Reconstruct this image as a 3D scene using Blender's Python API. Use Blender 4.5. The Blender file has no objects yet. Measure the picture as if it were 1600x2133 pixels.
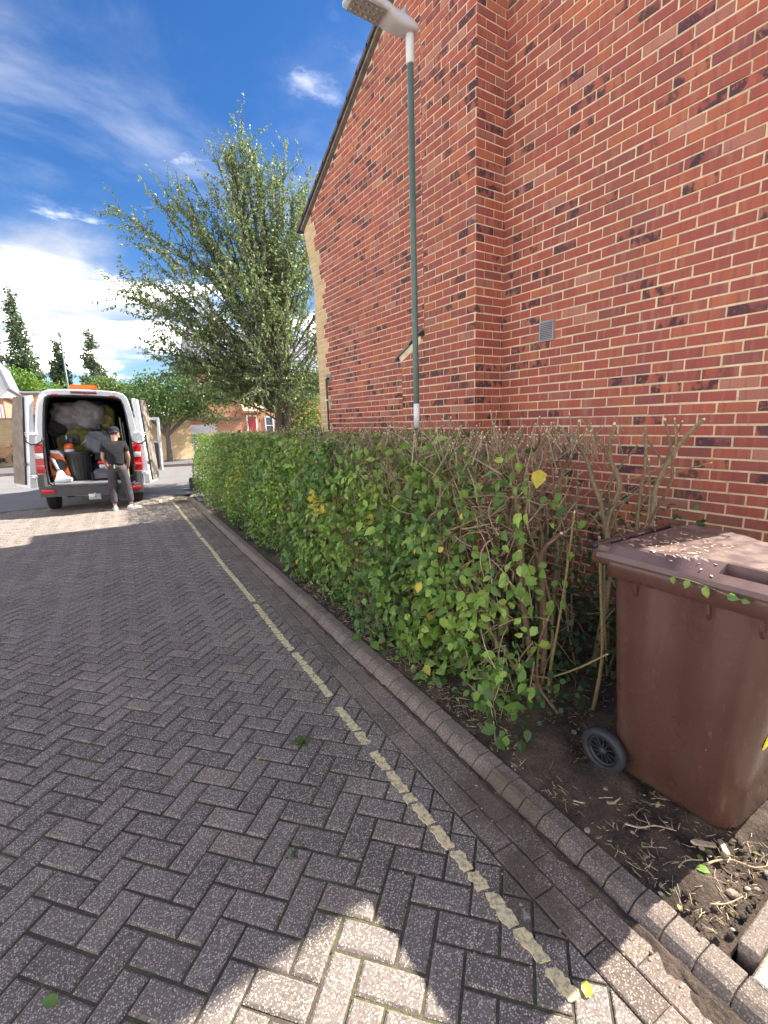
import bpy, bmesh, math, random
import numpy as np
from mathutils import Vector, Matrix
R = math.radians
rng = np.random.default_rng(7)
random.seed(7)
SC = bpy.context.scene
COL = SC.collection

# ------------------------------------------------------------------ camera
# world axes: +Y runs down the street along the house wall, +X points to the house, Z up
cam_d = bpy.data.cameras.new('camera')
cam = bpy.data.objects.new('camera', cam_d); COL.objects.link(cam); SC.camera = cam
CAMH = 1.65
_pitch, _roll, _az = R(11.1586), R(-1.8867), R(32.674)
_fw = Vector((math.sin(_az)*math.cos(_pitch), math.cos(_az)*math.cos(_pitch), -math.sin(_pitch)))
_rt = Vector((math.cos(_az), -math.sin(_az), 0))
_up = _rt.cross(_fw)
_r2 = _rt*math.cos(_roll) + _up*math.sin(_roll)
_u2 = -_rt*math.sin(_roll) + _up*math.cos(_roll)
M = Matrix((( _r2.x, _u2.x, -_fw.x, 0), (_r2.y, _u2.y, -_fw.y, 0), (_r2.z, _u2.z, -_fw.z, CAMH), (0,0,0,1)))
cam.matrix_world = M
cam_d.sensor_fit = 'VERTICAL'; cam_d.sensor_height = 24.0
cam_d.lens = 972.77/2133*24.0
cam_d.clip_start = 0.05; cam_d.clip_end = 2000

def px(P):
    """pixel of a world point in a 1600x2133 frame and its depth (used only to rank pieces by size)"""
    v = Vector(P) - Vector((0,0,CAMH)); d = v.dot(_fw)
    if d < 0.05: return (-1e6, -1e6, d)
    return (800+972.77*v.dot(_r2)/d, 1066.5-972.77*v.dot(_u2)/d, d)
def inframe(P, mg=0):
    a = px(P); return a[2] > 0 and -mg < a[0] < 1600+mg and -mg < a[1] < 2133+mg

# ------------------------------------------------------------------ light
SUN_DIR = Vector((-1.05, 0.20, -1.0)).normalized()      # direction the light travels
SUN_EL = math.asin(-SUN_DIR.z)
_sx, _sy = -SUN_DIR.x, -SUN_DIR.y
sl = bpy.data.lights.new('sun', 'SUN'); sl.energy = 2.0; sl.angle = R(0.53); sl.color = (1.0, 0.945, 0.86)
sun = bpy.data.objects.new('sun', sl); COL.objects.link(sun)
sun.rotation_euler = SUN_DIR.to_track_quat('-Z', 'Y').to_euler()
sun.location = (30, -5, 40)

w = bpy.data.worlds.new('World'); SC.world = w; w.use_nodes = True
nt = w.node_tree; nt.nodes.clear(); N_, L_ = nt.nodes, nt.links
def wn(t, **kw):
    n = N_.new(t)
    for k, v in kw.items(): setattr(n, k, v)
    return n
out = wn('ShaderNodeOutputWorld'); bg = wn('ShaderNodeBackground')
sky = wn('ShaderNodeTexSky'); sky.sky_type = 'NISHITA'; sky.sun_disc = False
sky.sun_elevation = SUN_EL; sky.sun_rotation = math.atan2(_sx, _sy)
sky.air_density = 1.0; sky.dust_density = 0.25; sky.ozone_density = 3.2
SKY_STRENGTH = 0.15
bg.inputs['Strength'].default_value = SKY_STRENGTH
tc = wn('ShaderNodeTexCoord')
sep = wn('ShaderNodeSeparateXYZ'); L_.new(tc.outputs['Generated'], sep.inputs[0])
def wmath(op, a, b=None, clamp=False):
    n = wn('ShaderNodeMath', operation=op); n.use_clamp = clamp
    for i, v in enumerate((a, b)):
        if v is None: continue
        if isinstance(v, (int, float)): n.inputs[i].default_value = v
        else: L_.new(v, n.inputs[i])
    return n.outputs[0]
zc = wmath('MAXIMUM', sep.outputs[2], 0.0)
zz = wmath('ADD', zc, 0.10)
cx_ = wmath('DIVIDE', sep.outputs[0], zz); cy_ = wmath('DIVIDE', sep.outputs[1], zz)
cmb = wn('ShaderNodeCombineXYZ'); L_.new(cx_, cmb.inputs[0]); L_.new(cy_, cmb.inputs[1])
def wnoise(scale, detail, rough, dist, off):
    mp = wn('ShaderNodeMapping'); L_.new(cmb.outputs[0], mp.inputs[0])
    mp.inputs['Location'].default_value = off[:3]; mp.inputs['Rotation'].default_value = (0, 0, off[3]); mp.inputs['Scale'].default_value = off[4]
    n = wn('ShaderNodeTexNoise'); L_.new(mp.outputs[0], n.inputs['Vector'])
    n.inputs['Scale'].default_value = scale; n.inputs['Detail'].default_value = detail
    n.inputs['Roughness'].default_value = rough; n.inputs['Distortion'].default_value = dist
    return n.outputs['Fac']
def wramp(v, a, b):
    n = wn('ShaderNodeMapRange'); n.interpolation_type = 'SMOOTHSTEP'; L_.new(v, n.inputs['Value'])
    n.inputs['From Min'].default_value = a; n.inputs['From Max'].default_value = b
    return n.outputs[0]
OFF = (19.5, 27.8, 10.8, 19.8, 5.0, 5.0)
# low cumulus: more of it towards the horizon
cum = wnoise(0.62, 9, 0.55, 0.25, (OFF[0], OFF[1], 0, 0.3, (1, 1, 1)))
hor = wramp(zc, 0.44, 0.16)
cum2 = wmath('ADD', cum, wmath('MULTIPLY', hor, 0.10))
cumf = wramp(cum2, 0.49, 0.70)
# high thin wisps
wis = wnoise(0.8, 7, 0.60, 0.5, (OFF[2], OFF[3], 0, 0.9, (1.0, 1.2, 1)))
wisf = wmath('MULTIPLY', wramp(wis, 0.49, 0.82), 0.55)
# small torn puffs high up
puf = wnoise(2.6, 9, 0.6, 0.3, (OFF[4], OFF[5], 0, 0.2, (1, 1.4, 1)))
puff = wmath('MULTIPLY', wramp(puf, 0.62, 0.76), 0.75)
thin = wmath('MAXIMUM', wisf, puff); cl = wmath('POWER', cumf, 1.7)
# cloud brightness: greyer undersides
shade = wnoise(1.5, 8, 0.62, 0.3, (0.9, 14.0, 0, 0.0, (1, 1, 1)))
cr = wn('ShaderNodeValToRGB'); L_.new(wramp(shade, 0.36, 0.60), cr.inputs[0])
cr.color_ramp.elements[0].color = (.80, .85, .93, 1); cr.color_ramp.elements[1].color = (15.0, 13.8, 12.2, 1); _e = cr.color_ramp.elements.new(.50); _e.color = (1.18, 1.19, 1.20, 1)
hs = wn('ShaderNodeHueSaturation'); L_.new(sky.outputs[0], hs.inputs['Color'])
hs.inputs['Saturation'].default_value = 1.30; hs.inputs['Hue'].default_value = .509; hs.inputs['Value'].default_value = 0.165
mx = wn('ShaderNodeMix', data_type='RGBA'); mx0 = wn('ShaderNodeMix', data_type='RGBA'); L_.new(thin, mx0.inputs['Factor']); L_.new(hs.outputs[0], mx0.inputs[6]); mx0.inputs[7].default_value = (1.25, 1.28, 1.34, 1); L_.new(cl, mx.inputs['Factor']); L_.new(mx0.outputs[2], mx.inputs[6]); L_.new(cr.outputs[0], mx.inputs[7])
L_.new(mx.outputs[2], bg.inputs['Color']); L_.new(bg.outputs[0], out.inputs['Surface'])

SC.view_settings.view_transform = 'Standard'; SC.view_settings.look = 'None'
SC.view_settings.exposure = 2.9; SC.view_settings.gamma = 1.0; SC.view_settings.use_curve_mapping = False
SC.render.engine = 'CYCLES'
SC.cycles.use_denoising = True
SC.cycles.max_bounces = 8; SC.cycles.transparent_max_bounces = 8
try: SC.cycles.use_adaptive_sampling = True
except Exception: pass

# ------------------------------------------------------------------ materials
class MT:
    def __init__(s, name):
        s.m = bpy.data.materials.new(name); s.m.use_nodes = True; s.t = s.m.node_tree; s.t.nodes.clear()
        s.out = s.n('ShaderNodeOutputMaterial'); s.p = s.n('ShaderNodeBsdfPrincipled'); s.l(s.p.outputs[0], s.out.inputs[0])
        s.geo = s.n('ShaderNodeNewGeometry'); s.tc = s.n('ShaderNodeTexCoord')
    def n(s, t, **kw):
        n = s.t.nodes.new(t)
        for k, v in kw.items(): setattr(n, k, v)
        return n
    def l(s, a, b): s.t.links.new(a, b)
    def val(s, i, v):
        if isinstance(v, (int, float)): i.default_value = v
        elif isinstance(v, (tuple, list)): i.default_value = (*v, 1) if len(v) == 3 else v
        else: s.l(v, i)
    def co(s, kind='P', scale=(1,1,1), off=(0,0,0)):
        src = s.geo.outputs['Position'] if kind == 'P' else s.tc.outputs['Object' if kind == 'O' else 'UV']
        mp = s.n('ShaderNodeMapping'); s.l(src, mp.inputs[0]); mp.inputs['Scale'].default_value = scale; mp.inputs['Location'].default_value = off
        return mp.outputs[0]
    def noise(s, co, scale, detail=3, rough=.55, dist=0.):
        n = s.n('ShaderNodeTexNoise'); s.l(co, n.inputs['Vector'])
        for k, v in (('Scale', scale), ('Detail', detail), ('Roughness', rough), ('Distortion', dist)): n.inputs[k].default_value = v
        return n.outputs['Fac']
    def vor(s, co, scale, feature='F1', out='Distance', rnd=1.0):
        n = s.n('ShaderNodeTexVoronoi', feature=feature); s.l(co, n.inputs['Vector']); n.inputs['Scale'].default_value = scale
        n.inputs['Randomness'].default_value = rnd
        return n.outputs[out]
    def ramp(s, v, stops, interp='LINEAR'):
        n = s.n('ShaderNodeValToRGB'); s.l(v, n.inputs[0]); e = n.color_ramp.elements; n.color_ramp.interpolation = interp
        while len(e) < len(stops): e.new(0.5)
        for i, (p, c) in enumerate(stops): e[i].position = p; e[i].color = (*c, 1) if isinstance(c, tuple) else (c, c, c, 1)
        return n.outputs[0]
    def step(s, v, a, b):
        n = s.n('ShaderNodeMapRange'); s.l(v, n.inputs['Value']); n.inputs['From Min'].default_value = a; n.inputs['From Max'].default_value = b
        n.interpolation_type = 'SMOOTHSTEP'; return n.outputs[0]
    def math(s, op, a, b=0.0):
        n = s.n('ShaderNodeMath', operation=op); s.val(n.inputs[0], a); s.val(n.inputs[1], b); return n.outputs[0]
    def mix(s, f, a, b, mode='MIX'):
        n = s.n('ShaderNodeMix', data_type='RGBA', blend_type=mode); s.val(n.inputs['Factor'], f); s.val(n.inputs[6], a); s.val(n.inputs[7], b)
        return n.outputs[2]
    def attr(s, name='rnd'):
        n = s.n('ShaderNodeAttribute', attribute_name=name); sp = s.n('ShaderNodeSeparateColor'); s.l(n.outputs['Color'], sp.inputs[0]); return sp.outputs
    def bump(s, h, strength=.3, dist=.01):
        n = s.n('ShaderNodeBump'); s.l(h, n.inputs['Height']); n.inputs['Strength'].default_value = strength; n.inputs['Distance'].default_value = dist
        s.l(n.outputs[0], s.p.inputs['Normal'])
    def set(s, **kw):
        for k, v in kw.items(): s.val(s.p.inputs[k.replace('_', ' ')], v)
        return s

def gen(name, c1, c2, scale=8, rough=.7, bump=.15, metal=0, kind='O', detail=4, spec=None, fine=None, bdist=.005):
    """two tones mixed by noise plus relief"""
    t = MT(name); co = t.co(kind); f = t.noise(co, scale, detail)
    col = t.mix(t.step(f, .35, .65), c1, c2)
    if fine: col = t.mix(t.math('MULTIPLY', t.step(t.noise(co, fine, 3), .45, .7), .35), col, tuple(x*.55 for x in c1))
    t.set(Base_Color=col, Roughness=rough, Metallic=metal)
    if spec is not None: t.p.inputs['Specular IOR Level'].default_value = spec
    if bump: t.bump(t.noise(co, scale*6, 3), bump, bdist)
    return t.m

def m_brick(name, tones, burnt=True):
    t = MT(name); r, g, b = t.attr()[:3]; uv = t.co('U')
    base = t.ramp(r, tones)
    band = t.noise(t.co('U', (26, 1.5, 1)), 1.0, 1.5, .5)
    base = t.mix(t.math('MULTIPLY', t.step(band, .53, .62), .42), base, tones[1][1] if not burnt else (.25, .085, .085))
    band2 = t.noise(t.co('U', (20, 2.0, 1), (31, 7, 0)), 1.0, 1.5, .5)
    base = t.mix(t.math('MULTIPLY', t.step(band2, .57, .66), .5), base, (.44, .185, .13) if burnt else (.66, .50, .30))
    if burnt:
        sp = t.noise(t.co('P', (1, 1, 1)), 34, 5, .62)
        big = t.noise(t.co('U', (9, 5, 1), (3, 9, 0)), 1.0, 2)
        msk = t.math('MULTIPLY', t.step(g, .70, .80), t.math('MULTIPLY', t.step(big, .46, .54), t.step(sp, .36, .48)))
        base = t.mix(t.math('MULTIPLY', msk, .88), base, (.045, .035, .05))
        # green-brown algae staining low on the wall
        sp2 = t.n('ShaderNodeSeparateXYZ'); t.l(t.geo.outputs['Position'], sp2.inputs[0])
        low = t.math('MULTIPLY', t.step(sp2.outputs[2], 1.35, .75), t.step(t.noise(t.co('P'), 2.2, 4), .40, .62))
        base = t.mix(t.math('MULTIPLY', low, .55), base, (.17, .13, .07))
    wx = t.math('MULTIPLY', t.step(t.noise(t.co('P', (1, 1, .45)), .9, 5, .6), .42, .68), .30)
    base = t.mix(wx, base, (.20, .085, .065) if burnt else (.42, .30, .17))
    wp = t.math('MULTIPLY', t.step(t.noise(t.co('P', (1, 1, .6)), 2.6, 5, .65), .58, .74), .22)
    base = t.mix(wp, base, (.50, .34, .26))
    gr = t.noise(t.co('P'), 160, 4, .6)
    base = t.mix(t.math('MULTIPLY', t.step(gr, .5, .75), .25), base, (.18, .06, .05) if burnt else (.4, .28, .14))
    t.set(Base_Color=base, Roughness=.86); t.p.inputs['Specular IOR Level'].default_value = .25
    t.bump(t.math('ADD', gr, t.noise(t.co('P'), 45, 3)), .35, .003)
    return t.m

def m_mortar(name, c1, c2):
    t = MT(name); co = t.co('P'); f = t.noise(co, 9, 4)
    col = t.mix(t.step(f, .3, .7), c1, c2)
    col = t.mix(t.math('MULTIPLY', t.step(t.noise(co, 1.1, 5, .62), .45, .66), .35), col, tuple(x*.62 for x in c2))
    col = t.mix(t.math('MULTIPLY', t.step(t.noise(co, 38, 3), .56, .68), .4), col, tuple(x*.55 for x in c2))
    t.set(Base_Color=col, Roughness=.95); t.bump(t.noise(co, 240, 3), .5, .003); return t.m

def m_paver(name, tones, lich=.5, fleck=.72):
    t = MT(name); r, g, b = t.attr()[:3]; co = t.co('P')
    base = t.ramp(r, tones)
    dirt = t.noise(co, 1.7, 5, .6)
    base = t.mix(t.math('MULTIPLY', t.step(dirt, .46, .66), .4), base, tuple(x*.55 for x in tones[0][1]))
    pit = t.noise(co, 130, 4, .65)
    base = t.mix(t.math('MULTIPLY', t.step(pit, .48, .66), .6), base, tuple(x*.32 for x in tones[0][1]))
    # exposed aggregate
    d = t.vor(co, 172); cval = t.vor(co, 172, out='Color')
    sp = t.n('ShaderNodeSeparateColor'); t.l(cval, sp.inputs[0])
    fl = t.math('MULTIPLY', t.step(d, .50, .34), t.step(sp.outputs[0], .40, .48))
    fcol = t.ramp(sp.outputs[1], [(0, (.42, .33, .25)), (.35, (.78, .72, .62)), (.7, (.62, .49, .35)), (1, (.92, .88, .82))])
    base = t.mix(t.math('MULTIPLY', fl, fleck), base, fcol)
    # brown earth trodden over the blocks
    sepp = t.n('ShaderNodeSeparateXYZ'); t.l(co, sepp.inputs[0])
    for (sx_, sy_, rx, ry) in ((1.33, 1.24, .15, .22), (1.10, .84, .11, .13), (1.20, .98, .10, .06)):
        dd = t.math('SQRT', t.math('ADD', t.math('POWER', t.math('DIVIDE', t.math('SUBTRACT', sepp.outputs[0], sx_), rx), 2.0), t.math('POWER', t.math('DIVIDE', t.math('SUBTRACT', sepp.outputs[1], sy_), ry), 2.0)))
        mk = t.step(t.math('SUBTRACT', dd, t.math('MULTIPLY', t.noise(co, 16, 5, .65), 1.1)), .62, .10)
        base = t.mix(t.math('MULTIPLY', mk, .72), base, t.mix(t.noise(co, 45, 4), (.085, .062, .047), (.15, .11, .08)))
    if lich:
        lm = t.math('MULTIPLY', t.step(t.noise(co, 9, 5, .62, .6), .635, .70), t.step(t.noise(co, .9, 2), .42, .58))
        base = t.mix(t.math('MULTIPLY', lm, lich), base, (.52, .54, .52))
    t.set(Base_Color=base, Roughness=.88); t.p.inputs['Specular IOR Level'].default_value = .3
    t.bump(t.math('ADD', t.noise(co, 130, 4, .65), t.math('MULTIPLY', fl, .4)), .55, .004)
    return t.m

def m_leaf(name, stops, trans=.35, rough=.5, veins=True):
    t = MT(name); r, g, b = t.attr()[:3]
    col = t.ramp(r, stops)
    col = t.mix(t.math('MULTIPLY', t.step(t.noise(t.co('P'), 60, 3), .4, .7), .25), col, tuple(x*.6 for x in stops[0][1]))
    t.set(Base_Color=col, Roughness=rough); t.p.inputs['Specular IOR Level'].default_value = .45
    tr = t.n('ShaderNodeBsdfTranslucent'); tcol = t.mix(.5, col, (.35, .5, .05), 'MIX'); t.l(t.mix(.35, col, tcol), tr.inputs[0])
    mx = t.n('ShaderNodeMixShader'); mx.inputs[0].default_value = trans; t.l(t.p.outputs[0], mx.inputs[1]); t.l(tr.outputs[0], mx.inputs[2]); t.l(mx.outputs[0], t.out.inputs[0])
    return t.m

def m_bark(name, c1, c2, c3):
    t = MT(name); r, g, b = t.attr()[:3]; co = t.co('P')
    col = t.ramp(r, [(0, c1), (.5, c2), (1, c3)])
    col = t.mix(t.math('MULTIPLY', t.step(t.noise(co, 70, 4, .6), .42, .66), .5), col, tuple(x*.45 for x in c1))
    t.set(Base_Color=col, Roughness=.8); t.bump(t.noise(co, 110, 3), .4, .003); return t.m

def m_tex_brick(name, c1, c2, mort, sc=1.0):
    t = MT(name)
    n = t.n('ShaderNodeTexBrick'); t.l(t.co('U'), n.inputs[0]); n.inputs['Scale'].default_value = 1.0
    n.inputs['Brick Width'].default_value = .225; n.inputs['Row Height'].default_value = .075; n.inputs['Mortar Size'].default_value = .010
    n.inputs['Color1'].default_value = (*c1, 1); n.inputs['Color2'].default_value = (*c2, 1); n.inputs['Mortar'].default_value = (*mort, 1)
    col = t.mix(t.math('MULTIPLY', t.step(t.noise(t.co('P'), 1.6, 4), .4, .7), .35), n.outputs[0], tuple(x*.6 for x in c1))
    t.set(Base_Color=col, Roughness=.9); t.bump(n.outputs['Fac'], -.4, .006); return t.m

BT = [(0, (.345, .096, .072)), (.30, (.45, .120, .076)), (.55, (.335, .092, .078)), (.78, (.50, .155, .080)), (.9, (.265, .082, .078)), (1, (.52, .23, .16))]
MB_ = dict(
 brick=m_brick('red_brick', BT),
 buff=m_brick('buff_brick', [(0, (.56, .40, .21)), (.5, (.64, .47, .26)), (1, (.52, .38, .22))], burnt=False),
 mortar=m_mortar('mortar', (.82, .66, .45), (.68, .53, .35)),
 paver=m_paver('paver', [(0, (.175, .143, .123)), (.5, (.228, .187, .160)), (.8, (.208, .174, .153)), (1, (.27, .215, .175))]),
 gutter=m_paver('gutter_paver', [(0, (.150, .115, .094)), (.5, (.215, .165, .134)), (1, (.25, .19, .152))], .25, .45),
 kerb=m_paver('kerb_concrete', [(0, (.165, .130, .108)), (.5, (.235, .186, .153)), (1, (.205, .16, .132))], .2, .30),
 drive=m_paver('drive_paver', [(0, (.29, .26, .23)), (.5, (.36, .32, .28)), (1, (.31, .27, .23))], .2),
 line=None,
)
def m_joint():
    t = MT('joint_sand'); co = t.co('P'); f = t.noise(co, 2.6, 5, .6)
    col = t.mix(t.step(f, .45, .62), (.080, .064, .049), (.098, .100, .040))
    col = t.mix(t.math('MULTIPLY', t.step(t.noise(co, 60, 3), .5, .7), .5), col, (.20, .16, .12))
    t.set(Base_Color=col, Roughness=1.0); t.bump(t.noise(co, 180, 4), .8, .006); return t.m
def m_line():
    t = MT('road_paint'); co = t.co('P'); f = t.noise(co, 60, 5, .65)
    col = t.mix(t.step(f, .46, .60), (.80, .67, .36), (.42, .34, .22))
    col = t.mix(t.math('MULTIPLY', t.step(t.noise(co, 12, 4), .45, .65), .5), col, (.70, .62, .40))
    t.set(Base_Color=col, Roughness=.8); t.bump(f, .5, .004); return t.m
def m_soil():
    t = MT('garden_soil'); co = t.co('P'); f = t.noise(co, 7, 6, .65)
    col = t.mix(t.step(f, .35, .68), (.052, .036, .026), (.125, .088, .062))
    col = t.mix(t.math('MULTIPLY', t.step(t.noise(co, 90, 4), .52, .7), .6), col, (.16, .12, .085))
    t.set(Base_Color=col, Roughness=1.0); t.bump(t.math('ADD', t.noise(co, 60, 5, .7), f), .9, .02); return t.m
def m_asph(name, c1, c2):
    t = MT(name); co = t.co('P'); f = t.noise(co, .6, 5, .6); col = t.mix(t.step(f, .35, .65), c1, c2)
    col = t.mix(t.math('MULTIPLY', t.step(t.noise(co, 110, 3), .5, .68), .5), col, tuple(x*2.0 for x in c1))
    t.set(Base_Color=col, Roughness=.9); t.bump(t.noise(co, 140, 3), .5, .006); return t.m
MB_['joint'] = m_joint(); MB_['line'] = m_line(); MB_['soil'] = m_soil()
MB_['asph'] = m_asph('asphalt', (.150, .140, .135), (.185, .172, .162))
MB_['foot'] = m_asph('footway_asphalt', (.105, .10, .10), (.13, .122, .12))
MB_['ground'] = gen('ground_earth', (.10, .11, .05), (.14, .12, .07), 1.2, .95, .3, kind='P')
# ------------------------------------------------------------------ mesh helpers
class MB:
    """collects shapes; build() links them as one mesh object"""
    def __init__(s): s.v = []; s.f = []; s.mi = []; s.c = []; s.uv = {}; s.sm = []
    def add(s, vs, fs, mi=0, col=(.5, .5, .5), uvs=None, smooth=False):
        o = len(s.v); s.v += [tuple(v) for v in vs]; s.c += [col]*len(vs)
        for k, f in enumerate(fs):
            if uvs is not None: s.uv[len(s.f)] = [uvs[i] for i in f]
            s.f.append([i+o for i in f]); s.mi.append(mi); s.sm.append(smooth)
        return s
    def box(s, a, b, mi=0, col=(.5,.5,.5), M=None):
        x0, y0, z0 = a; x1, y1, z1 = b
        vs = [(x0,y0,z0),(x1,y0,z0),(x1,y1,z0),(x0,y1,z0),(x0,y0,z1),(x1,y0,z1),(x1,y1,z1),(x0,y1,z1)]
        if M is not None: vs = [M @ Vector(v) for v in vs]
        return s.add(vs, [(3,2,1,0),(4,5,6,7),(0,1,5,4),(1,2,6,5),(2,3,7,6),(3,0,4,7)], mi, col)
    def rbox(s, a, b, r=.01, mi=0, col=(.5,.5,.5), M=None, seg=2):
        """rounded box"""
        bm = bmesh.new(); bmesh.ops.create_cube(bm, size=1)
        c = [(a[i]+b[i])/2 for i in range(3)]; d = [abs(b[i]-a[i]) for i in range(3)]
        for v in bm.verts: v.co = Vector((c[i]+v.co[i]*d[i] for i in range(3)))
        r = min(r, min(d)*.49)
        bmesh.ops.bevel(bm, geom=bm.edges[:], offset=r, segments=seg, affect='EDGES', profile=.5)
        if M is not None: bm.transform(M)
        bm.verts.index_update()
        s.add([v.co[:] for v in bm.verts], [[v.index for v in f.verts] for f in bm.faces], mi, col, smooth=seg > 1); bm.free(); return s
    def tube(s, pts, rad, n=6, mi=0, col=(.5,.5,.5), caps=True, smooth=True):
        pts = [Vector(p) for p in pts]; k = len(pts)
        rad = rad if isinstance(rad, (list, tuple)) else [rad]*k
        vs = []; ref = None
        for i, p in enumerate(pts):
            d = (pts[min(i+1, k-1)]-pts[max(i-1, 0)]); d = d.normalized() if d.length > 1e-9 else Vector((0,0,1))
            if ref is None: ref = Vector((1,0,0)) if abs(d.x) < .8 else Vector((0,1,0))
            a = (ref-d*ref.dot(d)).normalized(); b = d.cross(a); ref = a
            for j in range(n):
                t = 2*math.pi*j/n; vs.append(p+(a*math.cos(t)+b*math.sin(t))*rad[i])
        fs = [(i*n+j, i*n+(j+1) % n, (i+1)*n+(j+1) % n, (i+1)*n+j) for i in range(k-1) for j in range(n)]
        s.add(vs, fs, mi, col, smooth=smooth)
        if caps:
            o = len(s.v)-len(vs)
            s.f.append([o+j for j in range(n)][::-1]); s.mi.append(mi); s.sm.append(False)
            s.f.append([o+(k-1)*n+j for j in range(n)]); s.mi.append(mi); s.sm.append(False)
        return s
    def lathe(s, prof, n=20, mi=0, col=(.5,.5,.5), M=None, smooth=True, caps=True):
        vs = [(r*math.cos(2*math.pi*j/n), r*math.sin(2*math.pi*j/n), z) for r, z in prof for j in range(n)]
        if M is not None: vs = [M @ Vector(v) for v in vs]
        k = len(prof); fs = [(i*n+j, i*n+(j+1) % n, (i+1)*n+(j+1) % n, (i+1)*n+j) for i in range(k-1) for j in range(n)]
        if caps: fs += [tuple(range(n))[::-1], tuple((k-1)*n+j for j in range(n))]
        return s.add(vs, fs, mi, col, smooth=smooth)
    def prism(s, poly, a, b, axis=2, mi=0, col=(.5,.5,.5), M=None):
        """polygon extruded along an axis from a to b"""
        def P(q, h): l = list(q); l.insert(axis, h); return Vector(l)
        n = len(poly); vs = [P(q, a) for q in poly]+[P(q, b) for q in poly]
        if M is not None: vs = [M @ v for v in vs]
        return s.add(vs, [list(range(n))[::-1], [n+i for i in range(n)]]+[(i, (i+1) % n, n+(i+1) % n, n+i) for i in range(n)], mi, col)
    def loft(s, rings, mi=0, col=(.5,.5,.5), closed=True, smooth=True, caps=False):
        n = len(rings[0]); vs = [p for r in rings for p in r]; m = n if closed else n-1
        fs = [(i*n+j, i*n+(j+1) % n, (i+1)*n+(j+1) % n, (i+1)*n+j) for i in range(len(rings)-1) for j in range(m)]
        if caps: fs += [list(range(n))[::-1], [(len(rings)-1)*n+j for j in range(n)]]
        return s.add(vs, fs, mi, col, smooth=smooth)
    def mesh(s, name, mats):
        me = bpy.data.meshes.new(name); me.from_pydata(s.v, [], s.f)
        for m in (mats if isinstance(mats, (list, tuple)) else [mats]): me.materials.append(m)
        me.polygons.foreach_set('material_index', s.mi); me.polygons.foreach_set('use_smooth', s.sm)
        ca = me.color_attributes.new('rnd', 'FLOAT_COLOR', 'POINT')
        ca.data.foreach_set('color', np.array([(*c, 1) for c in s.c], dtype=np.float32).ravel())
        if s.uv:
            ul = me.uv_layers.new(name='UVMap'); buf = np.zeros((len(me.loops), 2), np.float32); k = 0
            for i, f in enumerate(s.f):
                u = s.uv.get(i)
                if u: buf[k:k+len(f)] = u
                k += len(f)
            ul.data.foreach_set('uv', buf.ravel())
        me.update(); return me
    def build(s, name, mats, parent=None, local=False, **props):
        return link(name, s.mesh(name, mats), parent, local, **props)

def link(name, me, parent=None, local=False, **props):
    o = bpy.data.objects.new(name, me); COL.objects.link(o)
    if parent is not None:
        o.parent = parent
        if not local:                                   # geometry was given in world coordinates
            q = parent
            off = Vector((0,0,0))
            while q is not None: off += q.location; q = q.parent
            o.location = -off
    for k, v in props.items(): o[k] = v
    return o
def thing(name, label, cat, loc=(0,0,0), rz=0, group=None):
    o = bpy.data.objects.new(name, None); COL.objects.link(o); o.location = loc; o.rotation_euler = (0, 0, rz); o.empty_display_size = .1
    o['label'] = label; o['category'] = cat
    if group: o['group'] = group
    return o
def struct(name, loc=(0,0,0), label=None, cat=None):
    o = bpy.data.objects.new(name, None); COL.objects.link(o); o.location = loc; o['kind'] = 'structure'
    if label: o['label'] = label
    if cat: o['category'] = cat
    return o
def tag(o, label, cat, group=None, kind=None):
    o['label'] = label; o['category'] = cat
    if group: o['group'] = group
    if kind: o['kind'] = kind
    return o
def RZ(a): return Matrix.Rotation(a, 4, 'Z')
def TR(x, y, z): return Matrix.Translation((x, y, z))
def rc(): return (random.random(), random.random(), random.random())

def fast_mesh(name, V, F, cols, mat, smooth=False):
    """numpy verts (N,3), faces list of index arrays of equal length (M,k), per-vertex colours"""
    me = bpy.data.meshes.new(name); me.vertices.add(len(V)); me.vertices.foreach_set('co', V.astype(np.float32).ravel())
    nl = F.size; me.loops.add(nl); me.loops.foreach_set('vertex_index', F.astype(np.int32).ravel())
    me.polygons.add(len(F)); me.polygons.foreach_set('loop_start', np.arange(0, nl, F.shape[1], dtype=np.int32))
    me.polygons.foreach_set('use_smooth', np.full(len(F), smooth))
    me.materials.append(mat)
    ca = me.color_attributes.new('rnd', 'FLOAT_COLOR', 'POINT')
    c4 = np.ones((len(V), 4), np.float32); c4[:, :3] = cols; ca.data.foreach_set('color', c4.ravel())
    me.update(calc_edges=True); me.validate(); return me

# leaf template: folded ovate blade, x across, y along, z up
def leaf_template(w=.62, fold=.12, droop=.10):
    V = np.array([(0,0,0), (w*.42,.28,fold), (w*.40,.62,fold-.04), (0,1,-droop), (-w*.40,.62,fold-.04), (-w*.42,.28,fold), (0,.30,.0), (0,.64,-.02)])
    F = np.array([(0,1,6),(1,2,7),(1,7,6),(2,3,7),(3,4,7),(4,5,6),(4,6,7),(5,0,6)])
    return V, F
SIMPLE = (np.array([(0,0,0), (.30,.42,.07), (0,1,-.06), (-.30,.42,.07)]), np.array([(0,1,2),(0,2,3)]))
def scatter(P, D, Nn, S, tmpl, cols):
    """place template leaves at P with tip direction D, blade normal Nn, size S; returns V, F, C"""
    TV, TF = tmpl; D = D/np.linalg.norm(D, axis=1, keepdims=True)
    X = np.cross(D, Nn); X /= np.linalg.norm(X, axis=1, keepdims=True)+1e-9; Z = np.cross(X, D)
    V = P[:,None,:]+S[:,None,None]*(TV[None,:,0:1]*X[:,None,:]+TV[None,:,1:2]*D[:,None,:]+TV[None,:,2:3]*Z[:,None,:])
    k = len(TV); F = TF[None]+(np.arange(len(P))*k)[:,None,None]
    return V.reshape(-1,3), F.reshape(-1, TF.shape[1]), np.repeat(cols, k, axis=0)
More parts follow.
